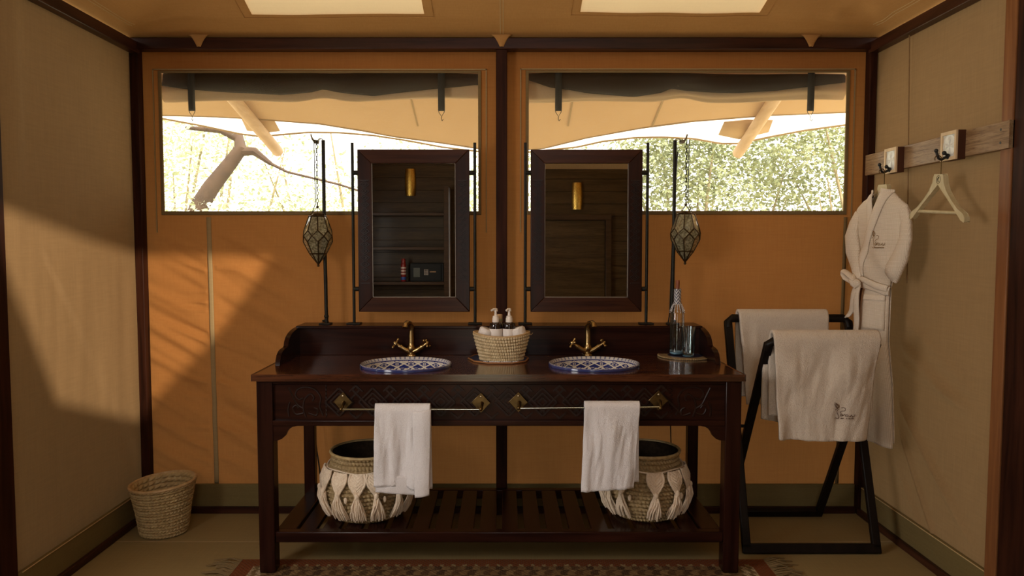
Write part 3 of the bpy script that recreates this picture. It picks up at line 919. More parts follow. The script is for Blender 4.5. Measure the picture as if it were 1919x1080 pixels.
m = MB(); m.box(-1.008, .966, 3.172, 3.215, .142, .190); m.build('shelf_rail', 'vanity_x', va, bevel=.005)
m = MB(); m.box(-.985, .95, 3.735, 3.775, .142, .188); m.build('shelf_rail', 'vanity_x', va, bevel=.004)
for x0, x1 in ((-1.012, -.925), (.880, .967)):
    m = MB(); m.box(x0, x1, 3.215, 3.74, .150, .188); m.build('shelf_rail', 'vanity_y', va, bevel=.004)
sl0 = None
ns = 18; span = .880 + .925
pit = span / ns
for i in range(ns):
    x = -.925 + pit * (i + .5)
    if sl0 is None:
        m = MB(); m.box(x - .0365, x + .0365, 3.212, 3.74, .166, .186); sl0 = m.build('slat', 'vanity_y', va, bevel=.002)
    else:
        c = sl0.copy(); COL.objects.link(c); c.location = (pit * i, 0, 0)
for (xa, xb, za, zb) in ((-.700, -.100, .769, .766), (.063, .672, .769, .776)):
    zr = (za + zb) / 2 - .021
    rail = None
    m = MB(); m.tube([(xa, 3.128, zr - .001), (xb, 3.128, zr + (.004 if xa > 0 else -.001))], .0042, 10)
    rail = m.build('towel_rail', 'rod', va)
    for x, z in ((xa, za), (xb, zb)):
        m = MB(); q = .041
        m.prism([(x - q, z), (x, z - q), (x + q, z), (x, z + q)], 3.166, 3.171, 'Y'); m.build('rail_plate', 'brass_dark', rail, bevel=.0015)
        for zz in (z - .029, z + .027):
            m = MB(); m.ball((x, 3.165, zz), .0055, 8, 4, (1, .5, 1)); m.build('screw', 'screw', rail)
        m = MB(); m.tube([(x + .004, 3.170, z - .002), (x + .004, 3.150, z - .004), (x + .002, 3.130, zr)], [.010, .007, .007], 10)
        m.ball((x, 3.128, zr), .0085, 10, 6)
        m.build('rail_bracket', 'brass_dark', rail)

# ---- wash basins
NA, NV = 900, 100
bw = (0.020, 0.028, 0.16); wh = (0.80, 0.74, 0.62); bl2 = (0.035, 0.045, 0.15); gr = (0.55, 0.53, 0.52)
prof_k = [(1.0, .0005), (1.006, .006), (1.0, .0115), (.985, .0145), (.962, .0135), (.945, .0095), (.93, .004)]
def basin_pattern(a, d):
    """a: angle, d: depth below the rim along the wall 0..1"""
    P = 2 * PI / 18
    t = a / P
    if d < .10:
        return bw if d > .055 else gr
    v = (d - .12) / .60
    if v < 0:
        return bw
    def ogee(q):      # depth of the ogee line at distance q (in periods) from its apex
        return .03 + .18 * q ** .55 + .62 * q ** 1.35
    res = bw
    k0 = math.floor(t)
    for k in (k0 - 1, k0, k0 + 1, k0 + 2):
        q = abs(t - k)
        if q < 1.25:
            e = v - ogee(q)
            wd = .055 + .03 * q
            if abs(e) < wd:
                return wh
    q0 = abs(t - round(t)); kk = int(round(t)); qh = t - k0 - .5
    # motif below each apex (alternating leaf / paired curls)
    cv = v - .44
    if kk % 2 == 0:
        if abs(q0) < .17 and abs(cv) < .26:
            if abs(q0) < .025 and abs(cv) < .2:
                return bw
            lob = .10 + .045 * math.sin(cv * 42) - abs(cv) * .22
            if q0 < lob:
                return wh
    else:
        for sx in (-1, 1):
            dx = (t - kk) - sx * .12; dz = (cv + .02) * .72
            r = math.hypot(dx, dz)
            if .042 < r < .088 and not (dx * sx < -.02 and abs(dz) < .03):
                return wh
        if math.hypot(t - kk, (cv + .20) * .7) < .035 or math.hypot(t - kk, (cv - .2) * .7) < .03:
            return wh
    # white flower between two apexes
    if v < ogee(.5) - .06 and abs(qh) < .34 * (1 - v / .52):
        if math.sin(qh * 46) * math.sin(v * 44 + 1) > -.35:
            return wh
    # lower cells
    if v > .9:
        return wh if math.sin(t * 2 * PI * 2) * math.sin(v * 16) > .1 else bw
    return res
rims = []
vcols = []
prof = [(k, z, None) for k, z in prof_k]
for j in range(NV + 1):
    # bowl: steep wall then round bottom; most rings go to the painted wall
    u = .62 * j / 84 if j <= 84 else .62 + .38 * (j - 84) / (NV - 84)
    rr = .93 * (1 - .16 * u ** 1.6) if u < .62 else lerp(.93 * (1 - .16 * .62 ** 1.6), .08, smooth01((u - .62) / .38) ** .9)
    zz = .004 - .098 * (u / .62) if u < .62 else -.094 - .045 * math.sin((u - .62) / .38 * PI / 2)
    prof.append((rr, zz, u / .62 * .098 / .062))
m = MB()
vs = []; cs = []
for (k, z, d) in prof:
    for i in range(NA):
        a = 2 * PI * i / NA
        vs.append((k * .211 * math.cos(a), k * .190 * math.sin(a), z))
        if d is None:
            if k > .97 and z < .0135:
                cs.append(bl2)
            else:
                cs.append((.56, .54, .54) if math.sin(a * 54) > -.55 else (0.16, .17, .28))
        else:
            cs.append(basin_pattern(a + PI / 18, d))
fs = [(j * NA + i, j * NA + (i + 1) % NA, (j + 1) * NA + (i + 1) % NA, (j + 1) * NA + i) for j in range(len(prof) - 1) for i in range(NA)]
m.add(vs, fs, cs)
bs = m.build('wash_basin', 'ceramic', None)
bs.location = (B1[0], B1[1], HC)
tag(bs, 'blue and white patterned oval drop-in basin under the left mirror', 'basin')
c = bs.copy(); COL.objects.link(c); c.location = (B2[0], B2[1], HC); c.rotation_euler = (0, 0, 0.06)
tag(c, 'blue and white patterned oval drop-in basin under the right mirror', 'basin')
for b in (bs, c):
    m = MB(); m.lathe([(.02, -.1385), (.018, -.136), (.006, -.137), (.001, -.1375)], 16, (0, 0, 0)); d = m.build('drain', 'brass', b, local=True)

# ---- faucets
def faucet(x, y, side, lb):
    t = thing('mixer_tap', lb, 'tap', (x, y, HC))
    m = MB(); m.lathe([(.024, 0), (.026, .004), (.024, .010), (.016, .014), (.015, .022), (.020, .030), (.0215, .042), (.019, .052), (.0145, .060), (.0150, .066), (.0135, .070)], 20, (x, y, HC), cap0=True)
    for s in (-1, 1):
        m.tube([(x + s * .010, y - .004, HC + .024), (x + s * .030, y - .006, HC + .033), (x + s * .052, y - .008, HC + .048), (x + s * .064, y - .009, HC + .056)], [.012, .0125, .011, .0085], 14)
        m.tube([(x + s * .050, y - .008, HC + .0465), (x + s * .056, y - .0085, HC + .0505)], .0135, 14)
    m.build('tap_body', 'brass', t)
    m = MB()
    pts = [(x, y, HC + .066), (x, y, HC + .10), (x - .001 * side, y, HC + .128), (x - .004 * side, y - .006, HC + .150), (x - .010 * side * -1 * -1, y - .020, HC + .166), (x + side * .016, y - .040, HC + .172), (x + side * .022, y - .060, HC + .166), (x + side * .023, y - .066, HC + .152)]
    pts[4] = (x + side * .004, y - .018, HC + .166)
    m.tube(pts, [.0150, .0150, .0145, .0138, .0135, .0135, .0140, .0135], 16)
    m.build('spout', 'brass', t)
    for s in (-1, 1):
        ax = Vector((s * .80, -.16, .58)).normalized()
        c0 = Vector((x + s * .064, y - .009, HC + .056))
        m = MB(); m.tube([c0, c0 + ax * .010, c0 + ax * .012, c0 + ax * .024, c0 + ax * .030], [.007, .007, .011, .010, .004], 12)
        h = m.build('tap_handle', 'brass', t)
        u = ax.cross(Vector((0, 1, .1))).normalized(); w = ax.cross(u)
        m = MB()
        for k in range(4):
            a = PI / 4 * 0.6 + k * PI / 2
            d = u * math.cos(a) + w * math.sin(a)
            cc = c0 + ax * .018
            m.tube([cc, cc + d * .012, cc + d * .021], [.0055, .0045, .0060], 8)
            m.ball(cc + d * .0235, .0072, 10, 6)
        m.build('cross_grip', 'brass', h)
faucet(-.466, 3.685, -1, 'antique brass mixer tap behind the left basin, spout turned left')
faucet(.424, 3.700, 1, 'antique brass mixer tap behind the right basin, spout turned right')

# ---- swing mirrors on iron uprights
def mirror(xc, tilt, lb, yaw=0.0):
    t = thing('swing_mirror', lb, 'mirror', (xc, 3.81, 1.042))
    ym = 3.81; z0, z1 = 1.106, 1.940; hw = .287; iw = .215; iz0, iz1 = 1.181, 1.869
    def rot(mb, z):   # tip about the pivot axis
        zc = 1.524
        ct, st = math.cos(tilt), math.sin(tilt); cy, sy = math.cos(yaw), math.sin(yaw)
        out = []
        for a, b, c in mb.v:
            b -= ym; c -= zc; a -= xc
            b, c = b * ct + c * st, -b * st + c * ct
            a, b = a * cy - b * sy, a * sy + b * cy
            out.append((a + xc, b + ym, c + zc))
        mb.v = out
    for s in (-1, 1):
        m = MB()
        a0, a1 = sorted((xc + s * hw, xc + s * iw))
        m.add([(xc + s * hw, ym - .014, z0), (xc + s * iw, ym - .014, iz0), (xc + s * iw, ym - .014, iz1), (xc + s * hw, ym - .014, z1),
               (xc + s * hw, ym + .012, z0), (xc + s * iw, ym + .012, iz0), (xc + s * iw, ym + .012, iz1), (xc + s * hw, ym + .012, z1)],
              [(0, 1, 2, 3), (4, 7, 6, 5), (0, 4, 5, 1), (1, 5, 6, 2), (2, 6, 7, 3), (3, 7, 4, 0)])
        rot(m, 0); st = m.build('frame_stile', 'mirror_frame_z', t, bevel=.003)
        m = MB(); xx = xc + s * (hw + iw) / 2; w2 = .024
        for z in (1.255, 1.782):
            m.beam((xx - w2, ym - .016, z), (xx + w2, ym - .016, z), .005, .008, (0, 1, 0))
        for z in np.arange(1.268, 1.765, .034):
            for q in (.024, .012):
                for a, b in ((-1, 1), (1, 1), (1, -1), (-1, -1)):
                    m.beam((xx + a * q, ym - .0155, z + .017), (xx, ym - .0155, z + .017 + b * q * .72), .0042, .007 if q > .02 else .010, (0, 1, 0))
        rot(m, 0); m.build('carved_inlay', 'carving', st, smooth=False)
    for (za, zb) in ((z0, iz0), (z1, iz1)):
        m = MB()
        m.add([(xc - hw, ym - .014, za), (xc + hw, ym - .014, za), (xc + iw, ym - .014, zb), (xc - iw, ym - .014, zb),
               (xc - hw, ym + .012, za), (xc + hw, ym + .012, za), (xc + iw, ym + .012, zb), (xc - iw, ym + .012, zb)],
              [(0, 1, 2, 3), (4, 7, 6, 5), (0, 4, 5, 1), (1, 5, 6, 2), (2, 6, 7, 3), (3, 7, 4, 0)])
        rot(m, 0); m.build('frame_rail', 'mirror_frame', t, bevel=.003)
    m = MB(); m.add([(xc - iw - .004, ym - .006, iz0 - .004), (xc + iw + .004, ym - .006, iz0 - .004), (xc + iw + .004, ym - .006, iz1 + .004), (xc - iw - .004, ym - .006, iz1 + .004)], [(0, 1, 2, 3)])
    rot(m, 0); g = m.build('mirror_glass', 'mirror', t, smooth=False)
    m = MB(); q = .003
    for a in ((xc - iw, xc - iw + q, iz0, iz1), (xc + iw - q, xc + iw, iz0, iz1), (xc - iw, xc + iw, iz0, iz0 + q)):
        m.box(a[0], a[1], ym - .010, ym - .007, a[2], a[3])
    rot(m, 0); m.build('glass_bead', 'mirror_edge', g, smooth=False)
    m = MB(); m.box(xc - hw + .03, xc + hw - .03, ym - .003, ym + .011, z0 + .03, z1 - .03); rot(m, 0); m.build('backing', 'mirror_frame', t)
    for s in (-1, 1):
        xp = xc + s * .314
        m = MB(); m.tube([(xp, ym, 1.046), (xp, ym, 1.975)], .0078, 12); u = m.build('upright', 'iron', t)
        m = MB(); m.box(xp - .036, xp + .036, ym - .030, ym + .030, 1.042, 1.049); m.build('foot_plate', 'iron', u, bevel=.002)
        for z in (1.224, 1.822):
            m = MB(); m.tube([(xp, ym, z), (xc + s * (hw - .006), ym, z)], .012, 12); m.build('pivot_pin', 'iron', t)
mirror(-.464, R(.08), 'left wooden framed mirror on two iron uprights, above the left basin')
mirror(.424, R(.98), 'right wooden framed mirror on two iron uprights, above the right basin')

# ---- lantern stands and hanging lanterns
def lantern_stand(x, s, lb):
    t = thing('lantern_stand', lb, 'lantern stand', (x, 3.80, 1.042))
    y = 3.80
    m = MB(); m.tube([(x + s * .004, y, 1.046), (x + s * .004, y, 1.10), (x, y, 1.5), (x - s * .0, y, 1.986)], [.0105, .0095, .0095, .0095], 12); p = m.build('upright', 'iron', t)
    m = MB(); m.box(x - .030, x + .030, y - .028, y + .028, 1.042, 1.049); m.build('foot_plate', 'iron', t, bevel=.002)
    m = MB(); m.ball((x + s * .004, y, 1.083), .013, 10, 6); m.tube([(x - s * .004, y - .002, 1.06), (x - s * .016, y - .006, 1.058)], .006, 8); m.build('clamp_knob', 'iron', t)
    m = MB()
    pts = []
    for k in range(9):
        a = PI * 1.15 * k / 8 + .1
        pts.append((x - s * (-.002 + .013 - .013 * math.cos(a)), y - .004, 1.982 + .011 * math.sin(a)))
    pts += [(x - s * .030, y - .010, 1.976), (x - s * .042, y - .018, 1.978), (x - s * .050, y - .024, 1.992), (x - s * .055, y - .028, 2.010)]
    for k in range(len(pts) - 1):
        m.beam(pts[k], (Vector(pts[k + 1]) + (Vector(pts[k + 1]) - Vector(pts[k])) * .15), .020, .0035, (s, 0, .001))
    m.build('top_hook', 'iron_hook', t, smooth=False)
    return t
lantern_stand(-.924, 1, 'thin iron pole with a hook holding the left lantern')
lantern_stand(.874, -1, 'thin iron pole with a hook holding the right lantern')
def lantern(x, z_off, lb, s, rot):
    y = 3.775
    t = thing('hanging_lantern', lb, 'lantern', (x, y, 1.60 + z_off))
    Z = z_off
    m = MB()
    ztop, zbot = 1.978 - Z * 0, 1.652 + Z
    n = 17
    for k in range(n):
        zc = lerp(zbot + .006, ztop - .008, k / (n - 1)); h = (ztop - zbot) / n * .66
        pts = [(x + (math.cos(a) * .0058 if k % 2 else 0), y + (0 if k % 2 else math.cos(a) * .0058), zc + math.sin(a) * h) for a in np.linspace(0, 2 * PI, 10)[:-1]]
        m.tube(pts, .0016, 5, closed=True)
    m.build('chain', 'iron', t)
    m = MB(); m.tube([(x - s * .012, y, 1.985), (x - s * .012, y + .002, 1.80), (x - s * .010, y, 1.66 + Z), (x - s * .026, y, 1.62 + Z)], .0022, 5); m.build('flex', 'black', t)
    def ring(r, z, o=0.0):
        return [Vector((x + r * math.cos(2 * PI * (k + o) / 8 + rot), y + r * math.sin(2 * PI * (k + o) / 8 + rot), z + Z)) for k in range(8)]
    T = ring(.043, 1.598); U = ring(.069, 1.524); E = ring(.0765, 1.497, .5); D = ring(.072, 1.468); L = ring(.042, 1.408); tip = Vector((x, y, 1.352 + Z))
    T2 = ring(.040, 1.606)
    m = MB()
    def rod(a, b, r=.0032):
        m.tube([a, b], r, 5)
    for k in range(8):
        j = (k + 1) % 8; i = (k - 1) % 8
        rod(T[k], U[k]); rod(T[k], T[j], .0040); rod(U[k], E[k]); rod(U[k], E[i]); rod(D[k], E[k]); rod(D[k], E[i]); rod(D[k], L[k]); rod(L[k], L[j], .0038); rod(L[k], tip, .0034)
    m.ball(tip + Vector((0, 0, -.006)), .007, 10, 6); m.tube([tip + Vector((0, 0, .012)), tip], [.008, .005], 8)
    m.build('metal_frame', 'lantern_bar', t)
    m = MB()
    for k in range(0, 8, 2):
        m.tube([T[k], (x, y, 1.645 + Z)], .0016, 5)
    m.ball((x, y, 1.645 + Z), .0075, 10, 6)
    m.build('hanger_wires', 'lantern_bar', t)
    m = MB(); m.lathe([(.043, 1.598), (.030, 1.604), (.022, 1.612), (.018, 1.600)], 8, (x, y, Z)); m.build('top_collar', 'lantern_bar', t)
    def pane(vs):
        c = sum(vs, Vector()) / len(vs)
        vs = [c + (v - c) * .985 for v in vs]
        mm = MB(); mm.add(vs, [tuple(range(len(vs)))]); return mm.build('pane', 'lantern_pane', t, smooth=False)
    for k in range(8):
        j = (k + 1) % 8; i = (k - 1) % 8
        pane([T[k], T[j], U[j], E[k], U[k]]); pane([U[k], E[k], D[k], E[i]]); pane([D[k], E[k], D[j], L[j], L[k]]); pane([L[k], L[j], tip])
lantern(-.952, 0, 'faceted antique glass lantern on a chain left of the left mirror', 1, .25)
lantern(.928, .012, 'faceted antique glass lantern on a chain right of the right mirror', -1, .42)

# ---- woven basket maker
def twist_row(m, pts_fn, r, n, k, ns=6, amp=.30, ph=0.0):
    """one coiled row: a closed rope whose radius swells at each wrapped stitch"""
    P = []; rr = []
    for i in range(n):
        a = 2 * PI * i / n
        P.append(pts_fn(a)); rr.append(r * (1 - amp + amp * 2 * abs(math.sin(a * k / 2 + ph))))
    m.tube(P, rr, ns, closed=True)
# ---- toiletry basket on the counter
bc = (-.012, 3.545)
mt = thing('table_mat', 'octagonal dark blue beaded mat with rust edge under the toiletry basket', 'mat', (bc[0] - .012, 3.585, HC))
m = MB()
mp = [(-.150, .0), (-.118, -.095), (-.05, -.150), (.06, -.152), (.125, -.10), (.143, .0), (.11, .11), (.04, .155), (-.06, .152), (-.125, .10)]
mo = [(bc[0] - .012 + a, 3.585 + b) for a, b in mp]
m.prism(mo, HC + .0005, HC + .006, 'Z'); m.build('mat_cloth', 'mat_blue', mt)
m = MB(); m.tube([(a, b, HC + .005) for a, b in mo], .0045, 6, closed=True); m.build('edge_cord', 'mat_rust', mt)
m = MB(); rq = random.Random(3)
for k in range(34):
    x = bc[0] - .085 + .165 * k / 33; yb = 3.472 - .012 * math.cos((k - 17) / 17 * 1.5) + .004 * math.sin(k * 1.7)
    if k % 11 in (5,): continue
    m.ball((x, yb, HC + .0065), .0022 + .0012 * rq.random(), 6, 4)
    if rq.random() < .45:
        m.ball((x, yb + .008, HC + .0065), .0022, 6, 4)
m.build('beadwork', 'mat_white', mt)
tb = thing('toiletry_basket', 'oval woven palm basket holding toiletries between the two basins', 'basket', (bc[0], bc[1], HC + .007))
zb = HC + .007
def bk(t):      # radii factor by height
    return .100 + .030 * t, .072 + .024 * t
rows = 8; HB = .118
for j in range(rows):
    t_ = j / (rows - 1)
    a_, b_ = bk(t_)
    m = MB()
    def pf(a, a_=a_, b_=b_, t_=t_):
        sag = -.014 * t_ * (math.sin(a) ** 2 if math.sin(a) < 0 else .6 * math.sin(a) ** 2)
        return (bc[0] + a_ * math.cos(a), bc[1] + b_ * math.sin(a), zb + .006 + HB * t_ + sag)
    twist_row(m, pf, .0084, 432, 60, 8, .20, j * .9)
    m.build('coil', 'palm_light', tb)
m = MB(); m.tube([(bc[0] + .1335 * math.cos(a), bc[1] + .0985 * math.sin(a), zb + .132 - .015 * (math.sin(a) ** 2 if math.sin(a) < 0 else .6 * math.sin(a) ** 2)) for a in np.linspace(0, 2 * PI, 73)[:-1]], .0058, 8, closed=True)
m.build('rim', 'palm_rim', tb)
m = MB(); m.lathe([(.001, .004), (.093, .004), (.100, .06), (.118, .110)], 40, (bc[0], bc[1], zb), 1, .73); m.build('lining', 'palm', tb)
m = MB(); m.tube([(bc[0] + .128, bc[1] - .02, zb + .127), (bc[0] + .142, bc[1] - .03, zb + .122), (bc[0] + .150, bc[1] - .02, zb + .130)], .0016, 5); m.tube([(bc[0] + .13, bc[1] - .02, zb + .127), (bc[0] + .137, bc[1] - .02, zb + .140)], .0016, 5); m.build('loose_end', 'palm', tb)
def pump(x, y, lb, s):
    t = thing('pump_bottle', lb, 'bottle', (x, y, zb + .008))
    z = zb + .008
    m = MB(); m.lathe([(.028, 0), (.031, .004), (.031, .155), (.0305, .163), (.027, .170), (.017, .174), (.014, .176), (.014, .180)], 28, (x, y, z), cap0=True, cap1=True); m.build('bottle_body', 'amber', t)
    m = MB(); m.lathe([(.0315, .03), (.0318, .031), (.0318, .142), (.0315, .143)], 28, (x, y, z)); m.build('label', 'label', t)
    m = MB(); m.lathe([(.0165, .174), (.0168, .176), (.0162, .193), (.0145, .195), (.0140, .203), (.007, .206), (.0055, .222), (.0055, .229)], 20, (x, y, z), cap1=True)
    p = m.build('pump', 'plastic', t)
    m = MB(); m.tube([(x, y, z + .226), (x, y, z + .239)], [.0105, .0092], 14); m.tube([(x + .003, y, z + .235), (x - s * .010, y - .010, z + .236), (x - s * .021, y - .018, z + .231)], [.0065, .006, .0045], 10); m.build('nozzle', 'plastic', p)
pump(-.040, 3.530, 'dark pump bottle with white label, left one in the toiletry basket', 1)
pump(.025, 3.530, 'dark pump bottle with white label, right one in the toiletry basket', .7)
t = thing('small_bottle', 'small corked bottle half hidden behind the left pump bottle', 'bottle', (-.022, 3.578, zb + .008))
m = MB(); m.lathe([(.022, 0), (.024, .004), (.024, .12), (.013, .135), (.0125, .172)], 20, (-.022, 3.578, zb + .008), cap0=True); m.build('bottle_body', 'label', t)
m = MB(); m.lathe([(.0135, .168), (.0145, .170), (.0145, .204), (.013, .207)], 18, (-.022, 3.578, zb + .008), cap1=True); m.build('cork_cap', 'cork', t)
m = MB(); m.lathe([(.0150, .178), (.0150, .184)], 18, (-.022, 3.578, zb + .008)); m.lathe([(.0140, .150), (.0140, .162)], 18, (-.022, 3.578, zb + .008)); m.build('label', 'leaf_dark', t)
def rolled_cloth(a, b, r, lb):
    a = Vector(a); b = Vector(b)
    m = MB(); d = (b - a)
    pts = [a.lerp(b, q) for q in np.linspace(0, 1, 12)]
    rr = [r * (.80 if i in (0, 11) else 1.0) for i in range(12)]
    m.tube(pts, rr, 20)
    m.v = [(p[0] + .003 * fbm(p[0] * 30, p[1] * 30, p[2] * 30, 2), p[1], p[2] + .005 * fbm(p[0] * 25, p[1] * 25, 3 + p[2] * 25, 2)) for p in m.v]
    o = m.build('face_cloth', 'washcloth', None, angle=80)
    tag(o, lb, 'cloth')
    return o
rolled_cloth((-.104, 3.535, zb + .085), (-.078, 3.534, zb + .150), .037, 'rolled white face cloth at the left side of the toiletry basket')
rolled_cloth((.082, 3.530, zb + .085), (.060, 3.532, zb + .154), .038, 'rolled white face cloth at the right side of the toiletry basket')

# ---- bottle, glass and beaded mat
mc = (.910, 3.672)
t = thing('beaded_mat', 'round tan and blue beaded mat under the water bottle', 'mat', (mc[0], mc[1], HC))
def mcol(j, a):
    return [(.055, .030, .012), (.055, .030, .012), (.30, .20, .10), (.36, .25, .13), (.30, .20, .10), (.36, .25, .13), (.34, .24, .12), (.025, .025, .075), (.025, .025, .075), (.025, .025, .075)][j]
m = MB(); m.lathe([(.134, .001), (.134, .006), (.126, .0075), (.118, .0068), (.110, .0075), (.100, .0068), (.090, .0075), (.084, .0072), (.05, .0065), (.001, .0065)], 72, (mc[0], mc[1], HC), col=mcol); m.build('mat_disc', 'bead', t)
m = MB()
for k in range(96):
    a = 2 * PI * k / 96
    m.ball((mc[0] + .133 * math.cos(a), mc[1] + .133 * math.sin(a), HC + .005), .0044, 6, 4)
m.build('edge_beads', 'palm_dark', t)
bx, by = .869, 3.680; zb2 = HC + .0075
t = thing('water_bottle', 'clear glass bottle with striped beaded neck and wooden stopper', 'bottle', (bx, by, zb2))
m = MB(); m.lathe([(.001, .004), (.030, .003), (.0355, .010), (.036, .018), (.036, .205), (.0345, .218), (.029, .232), (.022, .246), (.0165, .262), (.0155, .300), (.0155, .335)], 36, (bx, by, zb2)); m.build('glass_body', 'glass', t)
m = MB(); m.lathe([(.001, .005), (.030, .005), (.0345, .010), (.0345, .016), (.02, .013), (.001, .014)], 30, (bx, by, zb2)); m.build('glass_base', 'aqua', t)
def ncol(j, a):
    q = (j * .21 + (abs(((a / (2 * PI) * 6) % 1) - .5) * 2.0) * 1.6) % 1.6
    return (.62, .60, .60) if q < .8 else ((.02, .025, .10) if q < 1.2 else (.012, .01, .012))
m = MB(); m.lathe([(.0215 - .0035 * min(1, k / 6), .256 + .0022 * k) for k in range(36)], 96, (bx, by, zb2), col=ncol); m.build('beaded_sleeve', 'bead', t)
m = MB()
for k in range(14):
    a = 2 * PI * k / 14
    for q in range(6):
        rr = lerp(.0225, .036, q / 5); zz = lerp(.254, .216 if k % 2 else .224, q / 5)
        m.ball((bx + rr * math.cos(a), by + rr * math.sin(a), zb2 + zz), .0026, 6, 4)
m.build('bead_fringe', 'mat_white', t)
m = MB(); m.lathe([(.0090, .325), (.0095, .345), (.0105, .374), (.0100, .376)], 18, (bx, by, zb2), cap1=True); m.build('stopper', 'stopper', t)
gx, gy = .910, 3.615
t = thing('drinking_glass', 'clear tapered drinking glass in front of the water bottle', 'glass', (gx, gy, zb2))
m = MB(); m.lathe([(.001, .003), (.024, .002), (.0275, .006), (.0300, .03), (.0365, .149), (.0372, .151), (.0355, .150), (.0292, .035), (.0265, .014), (.001, .012)], 32, (gx, gy, zb2)); m.build('glass_body', 'glass_aqua', t)
m = MB(); m.lathe([(.001, .004), (.0255, .004), (.026, .008), (.001, .009)], 28, (gx, gy, zb2)); m.build('glass_base', 'aqua', t)

# ---- hand towels on the washstand rails
def drape(name, mat, cx, width, ybar, ztop, front, back, rbar, lb, cat='towel', seed=0, th=.012, skew=(0, 0), gap=.012, nu=60, nv=80, group=None, wav=1.0, lean=0.0, yspread=0.0, fan=0.0):
    total = front + PI * rbar + back
    def f(u, v):
        s = v * total
        x = cx + (u - .5) * width
        if s < front:
            d = front - s; q = d / front
            zz = ztop - rbar - d; yy = ybar - rbar - gap * .3 - yspread * q
            yy -= wav * (.016 * fbm(u * 3.2 + seed, q * .8, seed, 2) + .005 * fbm(u * 8 + seed, q * 2.5 + u * 2, seed, 2) + .004 * math.sin(u * 7 + seed)) * smooth01(q * 2.5 + .1)
            x += (lerp(skew[0], skew[1], u)) * q + .004 * fbm(q * 3, u * 2, seed + 4, 2) * q + lean * q + (u - .5) * fan * q
            zz += (.006 * math.sin(u * 3 + seed) + .005 * fbm(u * 5, seed, 2.0, 2)) * q
        elif s < front + PI * rbar:
            a = (s - front) / rbar
            yy = ybar - rbar * math.cos(a); zz = ztop - rbar + rbar * math.sin(a)
        else:
            d = s - front - PI * rbar; q = d / back
            yy = ybar + rbar + gap * .3 + yspread * q; zz = ztop - rbar - d
            yy += wav * .006 * fbm(u * 2.6 + seed + 9, q, seed, 2) * smooth01(q * 2)
            x += .005 * q + lean * q
        return (x, yy, zz)
    m = MB(); m.grid(f, nu, nv)
    return m, f
def hand_towel(cx, width, lb, zt, front, back, seed, skew, lean):
    t = thing('hand_towel', lb, 'towel', (cx, 3.128, zt - .2))
    m, f = drape('towel', 'towel_white', cx, width, 3.128, zt, front, back, .014, lb, seed=seed, skew=skew, lean=lean)
    m.build('towel_cloth', 'towel_white', t, solid=.011, angle=80)
    return t
t1 = hand_towel(-.434, .236, 'white hand towel folded over the left washstand rail', .768, .345, .36, 1, (-.008, -.006), 0)
m = MB()
m.grid(lambda u, v: (-.398 + .078 * u + .010 * v - .012 * (1 - v) * 0 + (.018 * (1 - u)) * (1 - v), 3.093 - .010 * math.sin(u * PI * .9) - .003 * math.sin(v * 9), lerp(.384, .755, v) - .012 * (1 - u)), 14, 40)
m.build('folded_edge', 'towel_white', t1, solid=.007, angle=80)
m = MB(); m.grid(lambda u, v: (-.553 + .226 * u, 3.120 - .004 * math.sin(u * 5), lerp(.372, .46, v) + .018 * (1 - u) * (1 - v) - .002), 30, 10)
m.build('under_layer', 'towel_white', t1, solid=.010, angle=80)
t2 = hand_towel(.463, .236, 'white hand towel folded over the right washstand rail', .778, .366, .34, 5, (-.012, -.022), 0)

